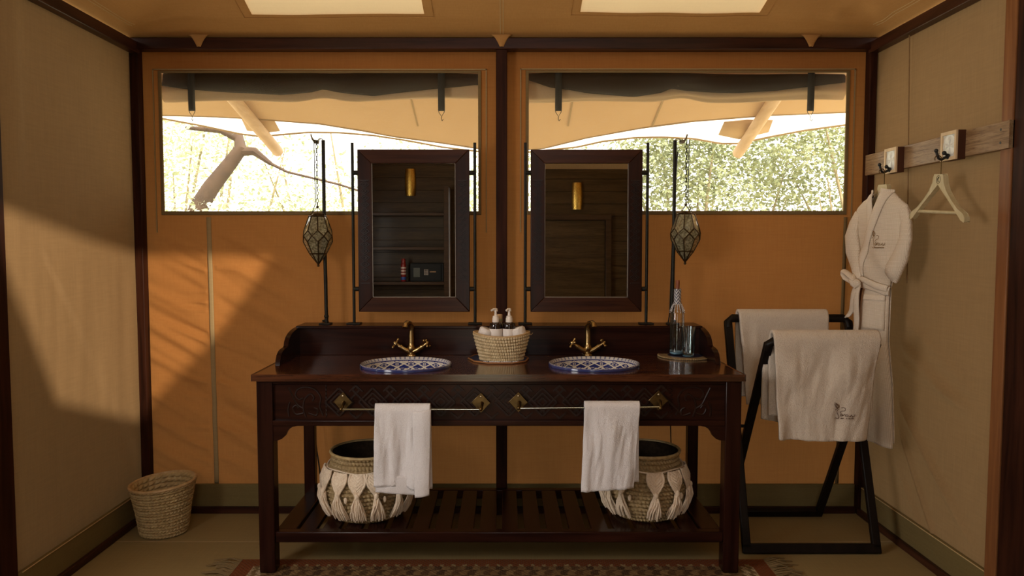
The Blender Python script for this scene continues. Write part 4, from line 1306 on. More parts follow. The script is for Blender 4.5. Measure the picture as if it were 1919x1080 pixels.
# ---- macrame baskets on the lower shelf
def macrame_basket(cx, cy, rs, angs, lb, seed, flip):
    z0 = .187
    t = thing('macrame_basket', lb, 'basket', (cx, cy, z0))
    rg = random.Random(seed)
    H = .305
    def rad(q):
        return rs * interp(q, [0, .06, .2, .45, .65, .8, .86, .92, 1.0], [.74, .82, .93, 1.0, .98, .89, .83, .82, .845])
    rows = 16
    NR, NK = 360, 60
    m = MB()
    def f(u, v):
        a = 2 * PI * u
        q = v
        row = v * rows
        fr = row - math.floor(row)
        st = abs(math.sin(a * NK / 2 + (math.floor(row) % 2) * .8 + fr * 1.3))
        bump_ = (math.sin(PI * fr) ** .7) * (.12 + .88 * st ** .6)
        r = rad(q) - .011 + .0125 * bump_
        return (cx + r * math.cos(a), cy + r * math.sin(a), z0 + H * q)
    m.grid(f, NR, rows * 5, closed_u=True); m.build('woven_body', 'palm_dark', t, angle=80)
    m = MB(); m.lathe([(rad(1) - .004, H), (rad(1) - .014, H - .004), (rad(.86) - .014, H * .86), (rs * .93, H * .5), (rs * .7, .01), (.001, .006)], 60, (cx, cy, z0)); m.build('lining', 'lining_dark', t)
    m = MB(); m.tube([(cx + (rad(1) - .003) * math.cos(a), cy + (rad(1) - .003) * math.sin(a), z0 + H) for a in np.linspace(0, 2 * PI, 73)[:-1]], .007, 8, closed=True); m.build('rim', 'palm', t)
    m = MB(); m.tube([(cx + (rad(.80) + .004) * math.cos(a), cy + (rad(.80) + .004) * math.sin(a), z0 + H * .80 + .004 * math.sin(5 * a)) for a in np.linspace(0, 2 * PI, 73)[:-1]], .0035, 6, closed=True); m.build('neck_cord', 'yarn', t)
    for k, (deg, sway) in enumerate(angs):
        a = R(deg)
        er = Vector((math.cos(a), math.sin(a), 0)); et = Vector((-math.sin(a), math.cos(a), 0))
        def pt(s, h, d):
            q = h / H
            aa = a + s / rs
            r = rad(max(min(q, 1), 0)) + d
            return Vector((cx + r * math.cos(aa), cy + r * math.sin(aa), z0 + h))
        hT, hB = H * .80, H * .50
        m = MB()
        def lf(u, v):
            w = .033 * (math.sin(PI * min(1, .30 + .70 * v)) ** .8 if v < .985 else .04) * (1.0 if v > .05 else .9)
            w = .038 * interp(v, [0, .25, .5, .75, 1], [.90, 1.0, .86, .5, .14])
            s = (u - .5) * 2 * w
            kn = abs(math.sin((v * 20 + abs(u - .5) * 14))) * .0045 * (1 if u * (1 - u) > .02 else 0)
            return pt(s + sway * v * .3, lerp(hT, hB, v), .008 + .004 * math.sin(PI * v) + kn + .004 * math.cos((u - .5) * PI))
        m.grid(lf, 18, 56)
        leaf = m.build('macrame_tassel', 'yarn', t, solid=.003, angle=80)
        m = MB()
        for sd in (-1, 1):
            m.tube([pt(sd * .038 * interp(v, [0, .25, .5, .75, 1], [.85, 1.0, .86, .5, .14]) + sway * v * .3, lerp(hT, hB, v), .014) for v in np.linspace(0, 1, 10)], [.0052 + .0012 * (i % 2) for i in range(10)], 6)
            m.tube([pt(sd * .024 * interp(v, [0, .25, .5, .75, 1], [.85, 1.0, .86, .5, .14]) + sway * v * .3, lerp(hT, hB, v), .0165) for v in np.linspace(.1, 1, 8)], .003, 6)
        m.build('braided_edge', 'yarn', leaf)
        m = MB(); c = pt(sway * .3, hB - .004, .018); m.ball(c, .0115, 12, 8, (1, 1, 1.3)); m.build('knot', 'yarn', leaf)
        m = MB()
        for q in range(34):
            s0 = rg.uniform(-.008, .008); d0 = rg.uniform(.008, .024); s1 = rg.uniform(-.034, .034); d1 = rg.uniform(.004, .030)
            hl = H * .50 - .115 - rg.uniform(0, .018) + abs(s1) * .25
            m.tube([pt(s0 + sway * .3, hB - .008, d0), pt(s0 + s1 * .45 + sway * .5, hB - .045, d0 * .6 + d1 * .6 + .004), pt(s1 * .9 + sway * .8, lerp(hB, hl, .75), d1), pt(s1 * (.95 + rg.uniform(0, .15)) + sway, hl, d1 * .9)], [.0034, .0034, .0032, .0026], 5)
        m.build('strands', 'yarn', leaf)
        if k % 2 == 0:
            m = MB(); c = pt(.036 + sway * .4, hB - .025, .010); m.ball(c, .010, 8, 6, (.8, .8, 1.5)); m.build('pompom', 'yarn', t)
    return t
macrame_basket(-.645, 3.415, .200, [(196, 0), (215, -.004), (243, .0), (268, .004), (290, .016), (322, 0), (344, .0)], 'woven basket with macrame tassels on the left of the lower shelf', 4, 1)
macrame_basket(.667, 3.425, .190, [(186, 0), (206, .0), (228, .003), (273, -.003), (303, .0), (331, .003), (350, .0)], 'woven basket with macrame tassels on the right of the lower shelf', 9, -1)

# ---- waste basket in the left corner
wx, wy = -1.722, 3.655
t = thing('waste_basket', 'small woven palm waste basket standing in the left back corner', 'basket', (wx, wy, 0.001))
HW = .255
def wr_(q):
    return interp(q, [0, .05, .5, .9, 1.0], [.108, .113, .128, .148, .156])
def tiltz(a, q):
    return q * HW + q * (.011 * math.cos(a - .2) + .004 * math.sin(a))
m = MB(); rows = 17
def f(u, v):
    a = 2 * PI * u; row = v * rows; fr = row - math.floor(row)
    st = abs(math.sin(a * 22 + (fr * (1 if int(row) % 2 else -1) * .8 + int(row) * .5) * PI))
    r = wr_(v) - .006 + .0100 * (math.sin(PI * fr) ** .6) * (.08 + .92 * st ** .7)
    return (wx + r * math.cos(a) * 1.02, wy + r * math.sin(a) * .98, .001 + tiltz(a, v))
m.grid(f, 400, rows * 6, closed_u=True)
m.build('woven_wall', 'palm', t, angle=80)
m = MB()
def f2(u, v):
    a = 2 * PI * u; row = v * 11; fr = row - math.floor(row)
    st = abs(math.sin(a * 13 + (fr * .9) * PI + math.floor(row) * .4))
    r = wr_(v) - .012 - .010 * (math.sin(PI * fr) ** .6) * (.2 + .8 * st)
    return (wx + r * math.cos(a) * 1.02, wy + r * math.sin(a) * .98, .003 + tiltz(a, v))
m.grid(f2, 240, 55, closed_u=True); m.build('inner_weave', 'palm', t, angle=80)
m = MB(); m.tube([(wx + .152 * 1.02 * math.cos(a), wy + .152 * .98 * math.sin(a), .001 + tiltz(a, 1.0) + .002) for a in np.linspace(0, 2 * PI, 61)[:-1]], .0075, 8, closed=True); m.build('rim', 'palm_rim', t)
m = MB(); m.lathe([(.108, .004), (.001, .004)], 40, (wx, wy, 0)); m.build('base', 'palm_dark', t)

# ---- power cords
m = MB(); m.tube([(-1.008, 3.86, .52), (-1.004, 3.86, .44), (-.996, 3.86, .36), (-.982, 3.86, .26), (-.978, 3.87, .16), (-.98, 3.88, .006), (-.99, 3.86, .006)], .004, 6)
m.tube([(-1.008, 3.86, .52), (-1.01, 3.90, .75), (-.99, 3.905, 1.02), (-.932, 3.893, 1.045), (-.920, 3.83, 1.052)], .004, 6)
tag(m.build('power_cord', 'black', None), 'thin black cord hanging behind the left back leg of the washstand', 'cord')
m = MB(); m.tube([(.888, 3.800, 1.93), (.872, 3.805, 1.60), (.862, 3.808, 1.20), (.860, 3.808, 1.10), (.856, 3.82, 1.05), (.87, 3.89, 1.046), (.88, 3.905, .9), (.90, 3.90, .30)], .003, 6)
tag(m.build('power_cord', 'black', None), 'thin black cord running down beside the right lantern pole', 'cord')

# ---- rug
t = thing('kilim_rug', 'narrow red brown kilim rug with fringed ends in front of the washstand', 'rug', (-.01, 2.6, 0))
RX0, RX1, RY0, RY1 = -1.205, 1.195, 1.75, 3.312
NXc, NYc = 480, 300
def rcol(x, y):
    bx_ = min(x - RX0, RX1 - x); by_ = RY1 - y
    i = int((x - RX0) / .0085); j = int((RY1 - y) / .011)
    base = (.165, .050, .018)
    if bx_ < .075 or by_ < .045:
        return base
    if by_ < .075:
        return (.30, .21, .10) if (i // 2) % 3 == 0 and by_ > .055 else base
    k = .75 + .5 * ((i * 7 + j * 13) % 5) / 5
    st = int((x - RX0 + .012 * math.sin(y * 60)) / .034)
    pal = [(.22, .14, .062), (.10, .055, .025), (.19, .115, .05), (.07, .04, .02)]
    c = pal[(st + (j // 5) % 2) % 4]
    if bx_ < .14:
        c = (.42, .33, .20) if int((bx_ - .075 + .3 * (by_ % .05)) / .022) % 2 == 0 else (.17, .12, .055)
    return tuple(q * k for q in c)
m = MB()
m.grid(lambda u, v: (lerp(RX0, RX1, u), lerp(RY1, RY0, v), .0065 + .0015 * math.sin(u * NXc * PI / 2) * math.sin(v * NYc * PI / 2)), NXc, NYc, col=lambda u, v: rcol(lerp(RX0, RX1, u), lerp(RY1, RY0, v)))
m.build('woven_field', 'rug', t, angle=89)
m = MB(); m.box(RX0, RX1, RY0, RY1, .0008, .006); m.build('backing', 'thread_dark', t)
for sx, x0 in ((-1, RX0), (1, RX1)):
    m = MB(); rg = random.Random(5 + sx)
    for k in range(150):
        y = RY0 + (RY1 - RY0) * (k + .5) / 150
        L = rg.uniform(.07, .14); dy = rg.uniform(-.03, .03)
        m.tube([(x0 - sx * .004, y, .006), (x0 + sx * L * .4, y + dy * .3, .012 + rg.uniform(0, .01)), (x0 + sx * L, y + dy, .006)], [.0035, .003, .002], 5)
    m.build('fringe', 'binding', t)

# ---- towel rack: two crossed frames
rk = thing('towel_rack', 'black wooden folding towel rack of two crossed frames right of the washstand', 'towel rack', (1.45, 3.58, 0))
def rframe(x0, x1, a, b, w=.046, d=.026):
    """a, b: (y, z) centres of the top and the bottom bar"""
    dv = Vector((0, b[0] - a[0], b[1] - a[1])).normalized()
    nrm = Vector((1, 0, 0)).cross(dv)
    A = Vector((0, a[0], a[1])); Bv = Vector((0, b[0], b[1]))
    m = MB()
    for x in (x0, x1):
        m.beam(A + Vector((x, 0, 0)) + dv * .012, Bv + Vector((x, 0, 0)), w * .86, d, nrm)
        legname = m.build('leg', 'rack_wood', rk, bevel=.005); m = MB()
    # top bar with rounded shoulders
    pts = [A + Vector((x0, 0, 0)) + dv * .05, A + Vector((x0 + .002, 0, 0)) + dv * .018, A + Vector((x0 + .022, 0, 0)), A + Vector((x1 - .022, 0, 0)), A + Vector((x1 - .002, 0, 0)) + dv * .018, A + Vector((x1, 0, 0)) + dv * .05]
    m.tube(pts, [.019, .020, .021, .021, .020, .019], 10); m.build('top_bar', 'rack_wood', rk)
    m = MB(); m.beam(Bv + Vector((x0 - w * .43, 0, 0)), Bv + Vector((x1 + w * .43, 0, 0)), w, d, nrm if abs(nrm.z) < .6 else (0, 0, 1)); m.build('bottom_bar', 'rack_wood', rk, bevel=.005)
rframe(1.196, 1.682, (3.30, 1.020), (3.86, .024))
rframe(1.142, 1.754, (3.745, 1.078), (3.392, .024))
m = MB()
m.tube([(1.135, 3.586, .56), (1.21, 3.586, .56)], .008, 8); m.tube([(1.672, 3.586, .56), (1.765, 3.586, .56)], .008, 8); m.build('pivot_pin', 'iron', rk)

LOGO = [[(215, 240), (250, 300), (300, 380), (350, 420)], [(260, 215), (330, 290), (380, 350), (350, 400), (300, 330), (270, 250)], [(280, 225), (360, 280), (430, 340)], [(255, 480), (330, 430), (420, 390)],
        [(480, 400), (540, 385), (600, 395), (630, 440), (610, 500), (550, 510), (500, 520), (460, 570), (455, 610)], [(410, 460), (360, 480), (340, 520), (355, 590), (385, 660), (420, 740), (410, 790), (360, 812), (325, 790), (310, 765)],
        [(500, 620), (470, 640), (470, 690), (500, 715), (525, 680), (520, 640), (500, 620)], [(540, 710), (555, 650), (565, 690), (600, 640), (620, 620)], [(680, 645), (640, 660), (640, 705), (680, 715), (715, 690), (710, 650), (680, 645)],
        [(740, 710), (800, 690), (850, 640), (830, 690), (800, 700)], [(960, 640), (980, 660), (940, 710), (890, 735), (870, 715), (900, 690)]]
def logo(mp, r, mat, parent, ks=1.0):
    m = MB()
    for st in LOGO:
        m.tube([mp(p.x, p.y) for p in spline([(a, b, 0) for a, b in st], 3)], r, 5)
    parent_o = m.build('embroidered_emblem', mat, parent, local=False)
    m = MB(); rg = random.Random(2)
    x = 490
    while x < 965:
        w = rg.choice((22, 28, 34))
        if rg.random() < .86:
            m.tube([mp(x, 770), mp(x, 812)], r * .8, 4)
            if rg.random() < .6: m.tube([mp(x, rg.choice((772, 790, 810))), mp(x + w * .7, rg.choice((772, 790, 810)))], r * .7, 4)
        x += w
    m.build('embroidered_lettering', mat, parent, local=False)
# bath towel on the front frame
t = thing('bath_towel', 'white bath towel with embroidered emblem on the front bar of the rack', 'towel', (1.443, 3.28, .8))
m, ff = drape('t', 'x', 1.443, .475, 3.30, 1.062, .455, .36, .030, '', seed=3, skew=(.030, -.050), nu=70, nv=100, wav=1.5, yspread=0.0)
m.build('towel_cloth', 'towel_bath', t, solid=.016, angle=80)
m = MB(); m.grid(lambda u, v: (lerp(1.290, 1.618, u), 3.296 - .004 * math.sin(u * 6), lerp(.566, .70, v) + .012 * (1 - u)), 30, 14); m.build('under_layer', 'towel_bath', t, solid=.014, angle=80)
m = MB(); m.grid(lambda u, v: (lerp(1.186, 1.30, u) + .01 * (1 - v), 3.352 + .030 * (1 - v) + .004 * math.sin(v * 5), lerp(.645, 1.00, v) - .02 * u), 10, 30); m.build('rear_layer', 'towel_bath', t, solid=.016, angle=80)
def tl(a, b):
    u = (1.452 + (a / 1375 * 70) * .00237 - 1.452)
    X = 1.447 + a / 1375 * 70 * .00237; Zz = .773 - (b / 1080 * 55) * .00237
    uu = (X - 1.443) / .475 + .5; 
    q = (1.062 - .030 - Zz) / .455
    # solve for the sheet coordinate at that place
    v = (.455 * (1 - q)) / (.455 + PI * .030 + .36)
    sk = lerp(.030, -.050, uu) * q
    uu2 = min(max((X - sk - 1.443) / .475 + .5, 0), 1)
    p = ff(uu2, v)
    return (X, p[1] - .0125, Zz)
logo(tl, .00115, 'thread_dark', t)
# bath towel on the back frame
t = thing('bath_towel', 'plain white bath towel hanging over the back bar of the rack', 'towel', (1.417, 3.72, .85))
m, f_ = drape('t', 'x', 1.417, .450, 3.745, 1.118, .452, .42, .028, '', seed=8, skew=(.040, -.01), nu=60, nv=90, wav=1.2)
m.build('towel_cloth', 'towel_bath', t, solid=.016, angle=80)

# ---- hook rail on the right wall
hr = thing('hook_rail', 'weathered wooden hook rail with two tiled blocks on the right wall', 'hook rail', (1.915, 3.35, 1.87))
m = MB(); m.box(1.900, 1.928, 2.800, 3.905, 1.816, 1.922); m.build('board', 'rail_wood', hr, bevel=.002)
for z in (1.842, 1.892):
    m = MB(); m.tube([(1.8995, 2.846, z), (1.902, 2.846, z)], .0055, 8); m.build('screw', 'black', hr)
for k, (yc, zc_) in enumerate(((3.580, 1.858), (3.114, 1.866))):
    m = MB(); h = .054
    m.box(1.868, 1.902, yc - h, yc + h, zc_ - .060, zc_ + .060); b = m.build('tile_block', 'tile_side', hr, bevel=.002)
    m = MB(); fw = .012
    m.box(1.860, 1.868, yc - h, yc - h + fw, zc_ - .060, zc_ + .060); m.box(1.860, 1.868, yc + h - fw, yc + h, zc_ - .060, zc_ + .060)
    m.box(1.860, 1.868, yc - h + fw, yc + h - fw, zc_ - .060, zc_ - .046); m.box(1.860, 1.868, yc - h + fw, yc + h - fw, zc_ + .046, zc_ + .060)
    m.build('tile_frame', 'tile_wood', b, smooth=False)
    m = MB()
    def tf(u, v):
        a = (u - .5) * 2; c = (v - .5) * 2
        r = math.hypot(a, c); th = math.atan2(c, a)
        pet = max(0, math.cos(th * 4 + (PI / 4 if k == 0 else 0))) ** .6 * math.exp(-((r - .45) / .28) ** 2) + .8 * math.exp(-(r / .14) ** 2) + .35 * max(0, math.sin(r * 16 - 2)) * (r > .7)
        return (1.8660 - .0040 * pet, yc + a * (h - fw), zc_ + c * .046)
    m.grid(tf, 40, 40); m.build('tile', 'tile', b)
    m = MB()
    zh = zc_ - .044
    m.lathe([(.012, 0), (.012, .004), (.006, .006)], 12, (0, 0, 0)); m.v = [(1.862 - c, yc + a, zh + b) for a, b, c in m.v]
    m.tube([(1.860, yc, zh), (1.846, yc, zh - .006), (1.834, yc, zh - .014), (1.822, yc, zh - .008), (1.815, yc, zh + .010), (1.812, yc, zh + .020)], [.0060, .0058, .0055, .0055, .0055, .0055], 10)
    m.ball((1.811, yc, zh + .024), .0085, 10, 6)
    m.tube([(1.860, yc, zh + .004), (1.846, yc - .004, zh + .012)], .0055, 8); m.ball((1.842, yc - .005, zh + .014), .009, 10, 6)
    m.build('coat_hook', 'black', b)

def hanger_parts(t, zt, dep=.018, tilt=0.0, robe=False):
    half = [(.030, 0), (.036, -.010), (.042, -.036), (.062, -.068), (.10, -.105), (.145, -.140), (.186, -.160), (.199, -.176), (.200, -.190), (.192, -.194), (.172, -.186), (.150, -.166), (.105, -.128), (.050, -.084), (0, -.044)]
    poly = half + [(-a, b) for a, b in reversed(half[:-1])]
    ct, st = math.cos(tilt), math.sin(tilt)
    def tr(mb):
        mb.v = [(a * ct + (c - zt) * st, b, zt + (c - zt) * ct - a * st) for a, b, c in mb.v]; return mb
    m = MB(); m.prism([(a, zt + b) for a, b in poly], -dep / 2, dep / 2, 'Y'); tr(m).build('hanger_body', 'hanger_wood', t, bevel=.003, local=True)
    m = MB(); m.tube([(-.158, 0, zt - .158), (.158, 0, zt - .158)], .0075, 10); tr(m).build('trouser_bar', 'hanger_wood', t, local=True)
    if not robe:
        m = MB()
        m.tube([(.014 * math.cos(a), -dep / 2 - .0005, zt - .022 + .017 * math.sin(a)) for a in np.linspace(0, 2 * PI, 25)[:-1]], .0009, 4, closed=True)
        m.tube([(-.004, -dep / 2 - .0005, zt - .026), (-.003, -dep / 2 - .0005, zt - .017), (.003, -dep / 2 - .0005, zt - .012), (.004, -dep / 2 - .0005, zt - .017)], .0020, 5)
        for q, zz in ((.007, -.028), (.006, -.032)):
            m.tube([(-q, -dep / 2 - .0003, zt + zz), (q, -dep / 2 - .0003, zt + zz)], .0009, 4)
        tr(m).build('round_stamp', 'black', t, local=True)
def hook_wire(t, zt, zh):
    """wire from the hanger top zt up and over the coat hook at height zh"""
    r = .014
    pts = [(0, 0, zt - .005), (0, 0, zh - .03)] + [(0, -.0 - r + r * math.cos(a), zh - .010 + r * math.sin(a)) for a in np.linspace(0, PI * 1.15, 9)]
    m = MB(); m.tube(pts, .0022, 8); m.build('wire_hook', 'brass_dark', t, local=True)
t = thing('clothes_hanger', 'empty pale wooden clothes hanger on the nearer hook of the rail', 'hanger', (1.833, 3.112, 0), R(-90))
hanger_parts(t, 1.748, tilt=R(4)); hook_wire(t, 1.748, 1.822)
RZ = math.atan2(-.990, .137)
t = thing('clothes_hanger', 'pale wooden clothes hanger carrying the white bathrobe', 'hanger', (1.832, 3.572, 0), RZ)
hanger_parts(t, 1.742, robe=True); hook_wire(t, 1.742, 1.814)

# ---- bathrobe
rb = thing('bathrobe', 'white waffle bathrobe with tied belt hanging from the far hook of the rail', 'bathrobe', (1.822, 3.555, 0), RZ)
ZL = [.50, .54, .794, .99, 1.10, 1.20, 1.25, 1.30, 1.36, 1.42, 1.50, 1.56, 1.60, 1.635, 1.665, 1.70]
UL = [-.125, -.125, -.125, -.135, -.135, -.132, -.130, -.140, -.160, -.185, -.205, -.215, -.215, -.195, -.150, -.060]
UR = [.128, .128, .105, .070, .071, .073, .075, .085, .150, .195, .210, .215, .205, .180, .130, .085]
def uL(z): return interp(z, ZL, UL)
def uR(z): return interp(z, ZL, UR)
def lapN(z):   # edge of the near front panel
    return interp(z, [.5, 1.25, 1.335, 1.508, 1.69, 1.72], [-.115, -.105, -.105, -.030, .060, .070])
def lapF(z):   # edge of the far front panel
    return interp(z, [.5, 1.30, 1.508, 1.69, 1.72], [.06, .04, -.028, -.055, -.058])
def depth(u, z, amp):
    l, r = uL(z), uR(z); q = (u - l) / max(r - l, 1e-3)
    q = min(max(q, 0), 1)
    f = math.sin(PI * q) ** .55
    fold = .007 * math.sin(u * 62 + z * 3) * smooth01((1.22 - z) / .2) + .006 * fbm(u * 9, z * 4, 5.5, 2)
    fold += .006 * math.sin((u * 40 + z * 22)) * math.exp(-((z - 1.38) / .09) ** 2)
    waist = 1 - .35 * math.exp(-((z - 1.255) / .06) ** 2)
    return -(amp * f * waist + fold * f)
m = MB()
m.grid(lambda u, v: (lambda z: (lambda x: (x, .003 + .012 * math.sin(PI * u), z))(lerp(uL(z) + .02 * (z > 1.3), uR(z) - .03 * smooth01((z - 1.28) / .06), u)))(lerp(.515, 1.715, v)), 30, 90)
m.build('back_panel', 'robe', rb, solid=.004, local=True, angle=80)
def zh(u): return lerp(.52, .545, u)
m = MB()
m.grid(lambda u, v: (lambda z: (lambda x: (x, depth(x, z, .034), z))(lerp(uL(z), min(lapF(z), uR(z) - .01), u)))(lerp(1.19, 1.70, v)), 30, 60)
m.build('front_panel', 'robe', rb, solid=.004, local=True, angle=80)
m = MB()
m.grid(lambda u, v: (lambda z: (lambda x: (x, depth(x, z, .045) - .004, z - (.02 * u if v < .05 else 0)))(lerp(lapN(z), uR(z), u)))(lerp(.51, 1.70, v)), 40, 110)
m.build('front_panel', 'robe', rb, solid=.004, local=True, angle=80)
def band(pts, w, off, name, dw=.006, n=40, amp=.045, mat='robe_band', wfn=None):
    P = np.array(pts); L = np.linspace(0, 1, len(P))
    m = MB()
    def f(u, v):
        x = np.interp(v, L, P[:, 0]); z = np.interp(v, L, P[:, 1])
        v2 = min(v + .01, 1); v1 = max(v - .01, 0)
        tx = np.interp(v2, L, P[:, 0]) - np.interp(v1, L, P[:, 0]); tz = np.interp(v2, L, P[:, 1]) - np.interp(v1, L, P[:, 1])
        h = math.hypot(tx, tz) + 1e-9
        ww = w * (wfn(v) if wfn else 1)
        x2 = x + (u - .5) * ww * (tz / h); z2 = z - (u - .5) * ww * (tx / h)
        return (x2, depth(x2, z2, amp) - off - dw * math.sin(PI * u), z2)
    m.grid(f, 8, n)
    return m.build(name, mat, rb, solid=.004, local=True, angle=80)
band([(-.055, 1.715), (-.042, 1.62), (-.026, 1.50), (.0, 1.40)], .046, .006, 'lapel', amp=.036)
band([(.072, 1.715), (.066, 1.69), (-.012, 1.53), (-.075, 1.39), (-.098, 1.30)], .050, .010, 'lapel')
# neck loop
m = MB(); m.tube([(-.01, .008, 1.648), (.0, .0, 1.656), (.014, .002, 1.656), (.022, .008, 1.648)], .004, 6); m.build('neck_loop', 'robe_band', rb, local=True)
# sleeves
def sleeve(path, rs, name='sleeve', dpt=.55):
    m = MB(); m.tube(path, rs, 18, caps=True)
    yc = [q[1] for q in path][::-1]; zc = [q[2] for q in path][::-1]
    m.v = [(p[0], interp(p[2], zc, yc) + (p[1] - interp(p[2], zc, yc)) * .55, p[2]) for p in m.v]
    c = [(p[0] + .004 * fbm(p[0] * 14, p[2] * 10, 1, 2), p[1] * 1.0 + .007 * math.sin(p[2] * 70 + p[0] * 30), p[2]) for p in m.v]
    m.v = c
    return m.build(name, 'robe', rb, local=True, angle=80)
sleeve([(.165, -.012, 1.615), (.190, -.020, 1.56), (.200, -.026, 1.48), (.182, -.034, 1.40), (.150, -.040, 1.335), (.128, -.042, 1.305)], [.028, .036, .043, .047, .048, .050])
sleeve([(-.175, -.012, 1.612), (-.195, -.022, 1.56), (-.192, -.032, 1.50), (-.165, -.040, 1.42), (-.135, -.044, 1.35), (-.115, -.040, 1.28)], [.028, .036, .040, .042, .040, .032])
# belt with knot and tails
bl = band([(-.140, 1.262), (-.06, 1.262), (.02, 1.250), (.088, 1.232)], .045, .016, 'belt', amp=.042)
band([(-.128, 1.280), (-.05, 1.282), (.03, 1.255), (.085, 1.245)], .030, .024, 'belt', amp=.042)
m = MB()
m.tube([(-.125, -.062, 1.298), (-.112, -.078, 1.285), (-.09, -.080, 1.262), (-.075, -.072, 1.245)], [.013, .018, .020, .015], 10); m.ball((-.085, -.074, 1.262), .026, 12, 8, (1.1, .8, .9))
m.build('belt_knot', 'robe_band', rb, local=True)
m = MB(); m.tube([(-.085, -.08, 1.275), (-.135, -.084, 1.305), (-.175, -.08, 1.318), (-.185, -.075, 1.305), (-.165, -.075, 1.285), (-.095, -.075, 1.262)], [.010, .012, .012, .012, .012, .010], 10, sx=1.6)
m.build('belt_loop', 'robe_band', rb, local=True)
for pts, w in (([(-.088, 1.255), (-.100, 1.20), (-.130, 1.13), (-.170, 1.085)], .045), ([(-.078, 1.25), (-.080, 1.18), (-.092, 1.08), (-.105, .985)], .040)):
    m = MB(); P = np.array(pts); L = np.linspace(0, 1, len(P))
    m.grid(lambda u, v: (np.interp(v, L, P[:, 0]) + (u - .5) * w, -.066 - .008 * math.sin(v * 6) - .004 * math.sin(u * PI), np.interp(v, L, P[:, 1]) + (u - .5) * .01), 5, 16)
    m.build('belt_tail', 'robe_band', rb, solid=.006, local=True, angle=80)
# pocket
m = MB(); m.grid(lambda u, v: (lambda x, z: (x, depth(x, z, .045) - .010, z))(lerp(-.055, .066, u), lerp(1.045, 1.205, v)), 12, 14); m.build('pocket', 'robe', rb, solid=.005, local=True, angle=80)
m = MB(); m.grid(lambda u, v: (lambda x, z: (x, depth(x, z, .045) - .014, z))(lerp(-.057, .068, u), lerp(1.185, 1.212, v)), 12, 4); m.build('pocket_hem', 'robe_band', rb, solid=.005, local=True, angle=80)
def rl(a, b):
    x = .036 + (a - 500) / 750 * .080; z = 1.478 - (b - 520) / 600 * .085
    return (x, depth(x, z, .045) - .012, z)
m = MB()
for st in LOGO:
    m.tube([rl(p.x, p.y) for p in spline([(a, b, 0) for a, b in st], 3)], .0010, 5)
m.build('embroidered_emblem', 'thread', rb, local=True)
m = MB(); rg = random.Random(6)
for k in range(16):
    x = 440 + k * 32
    m.tube([rl(x, 770), rl(x + rg.choice((0, 14)), 815)], .0012, 4); m.tube([rl(x, rg.choice((772, 792, 812))), rl(x + 20, rg.choice((772, 792, 812)))], .001, 4)
m.build('embroidered_lettering', 'thread', rb, local=True)

# ================================================================== behind the camera (seen in the mirrors)
YR = -1.50
DX0, DX1, DZ = -.53, .15, 2.20
m = MB(); m.box(-1.95, DX0, YR - .10, YR - .02, 0, 2.57); m.box(DX1, 1.95, YR - .10, YR - .02, 0, 2.57); m.box(DX0, DX1, YR - .10, YR - .02, DZ, 2.57)
wrr = struct(m.build('wall_rear', 'shelf_wood', None))
for k in range(17):
    z = k * .153
    for x0, x1 in ((-1.95, DX0), (DX1, 1.95)) if z < DZ - .1 else ((-1.95, 1.95),):
        m = MB(); m.box(x0, x1, YR - .022, YR - rg.choice((0, .002, .004)), z + .002, min(z + .151, 2.57)); m.build('plank', 'rear_wood', wrr, bevel=.002)
m = MB(); m.grid(lambda u, v: (lerp(-1.95, 1.95, u), YR - .35, lerp(2.4, 4.3, v)), 10, 4); m.build('canvas_gable', 'canvas_side', wrr)
su = thing('shelf_unit', 'dark wooden open shelf unit on the rear wall, reflected in the left mirror', 'shelf', (-1.2, YR, 0))
m = MB(); m.box(-.715, -.655, YR, YR + .34, 0, 2.16); m.build('side_panel', 'shelf_wood', su, bevel=.003)
m = MB(); m.box(-1.90, -1.85, YR, YR + .34, 0, 2.10); m.build('side_panel', 'shelf_wood', su, bevel=.003)
for z in (1.835, 1.425, 1.010, .45):
    m = MB(); m.box(-1.85, -.715, YR, YR + .32, z - .017, z + .017); m.build('shelf', 'shelf_wood', su, bevel=.003)
for x, lb in ((-1.150, 'hammered brass wall sconce reflected in the left mirror'), (.900, 'hammered brass wall sconce reflected in the right mirror')):
    m = MB()
    def sf(u, v):
        a = PI * u; r = .068 - .010 * (v * 2 - 1) ** 2 * 1 + .002 * math.sin(a * 20) * math.sin(v * 60)
        return (x - r * math.cos(a), YR + r * math.sin(a) * .9, lerp(2.07, 2.40, v))
    m.grid(sf, 40, 60)
    tag(m.build('wall_sconce', 'sconce', None), lb, 'wall lamp')
DS = .065
sf_ = thing('safe', 'black electronic safe on the shelf reflected in the left mirror', 'safe', (-.95, YR + .16, .962 + DS))
m = MB(); m.box(-1.125, -.725, YR + .03, YR + .27, .963 + DS, 1.185 + DS); m.build('safe_body', 'safe', sf_, bevel=.004)
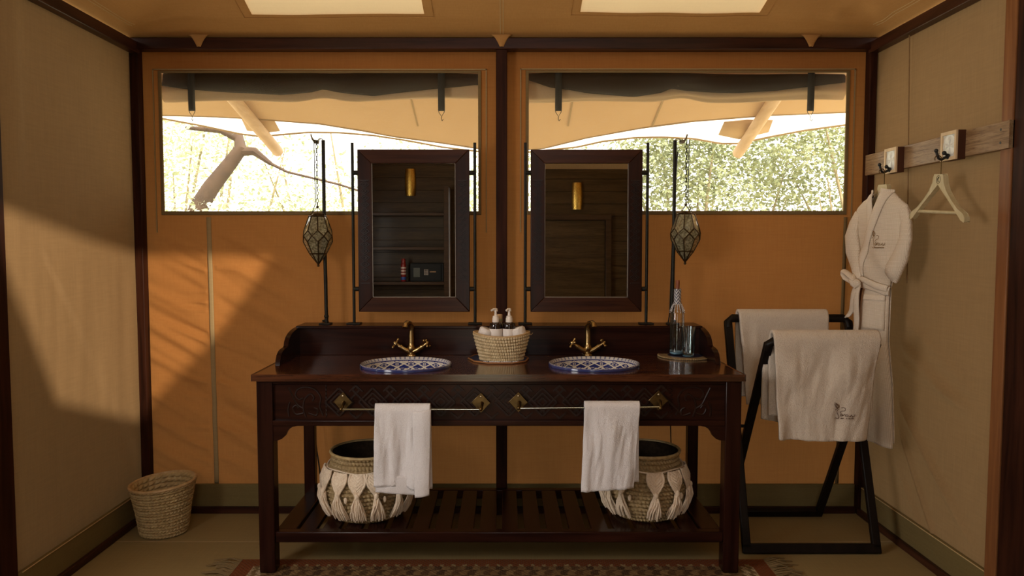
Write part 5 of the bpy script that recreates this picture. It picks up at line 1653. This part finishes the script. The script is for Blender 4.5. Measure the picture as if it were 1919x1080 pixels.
m = MB(); m.box(-1.125, -.755, YR + .27, YR + .28, .975 + DS, 1.175 + DS); m.build('safe_door', 'safe', sf_, bevel=.003)
m = MB(); m.box(-1.085, -1.01, YR + .28, YR + .284, 1.02 + DS, 1.13 + DS); m.build('side_display', 'safe_panel', sf_)
m = MB()
for i in range(3):
    for j in range(4):
        m.box(-.955 + i * .018, -.946 + i * .018, YR + .28, YR + .287, 1.045 + DS + j * .018, 1.054 + DS + j * .018)
m.build('keypad', 'plastic', sf_)
m = MB(); m.box(-.89, -.815, YR + .28, YR + .288, 1.075 + DS, 1.09 + DS); m.build('door_handle', 'rod', sf_)
# (the mirror flips left and right: in the reflection the display is left of the keypad)
t = thing('spray_can', 'slim red spray can with blue band on the shelf reflected in the left mirror', 'spray can', (-1.215, YR + .2, .962 + DS))
m = MB(); m.lathe([(.030, .0), (.032, .004), (.032, .205), (.026, .222)], 24, (-1.215, YR + .2, .963 + DS), cap0=True); m.build('can_body', 'can_red', t)
m = MB(); m.lathe([(.024, .220), (.025, .270), (.022, .275)], 20, (-1.215, YR + .2, .963 + DS), cap1=True); m.build('cap', 'can_red', t)
m = MB(); m.lathe([(.0325, .02), (.0325, .055)], 24, (-1.215, YR + .2, .963 + DS)); m.build('blue_band', 'can_blue', t)
m = MB()
for z in (.085, .12, .155):
    m.lathe([(.0326, z), (.0326, z + .018)], 24, (-1.215, YR + .2, .963 + DS))
m.build('white_print', 'can_white', t)
m = MB()
m.box(.35, .42, YR, YR + .05, 0, 1.94); m.box(1.25, 1.32, YR, YR + .05, 0, 1.94); m.box(.35, 1.32, YR, YR + .05, 1.94, 2.01)
struct(m.build('trim_10', 'shelf_wood', None, bevel=.004))
m = MB(); m.box(.425, 1.245, YR - .003, YR + .02, .01, 1.935)
struct(m.build('door_1', 'rear_wood', None, bevel=.003))

# small pieces nobody could pick apart singly
for o in bpy.data.objects:
    if o.type == 'MESH' and o.parent is not None and o.name.split('.')[0] in ('foliage', 'fringe', 'strands', 'edge_beads', 'beadwork', 'bead_fringe'):
        o['kind'] = 'stuff'
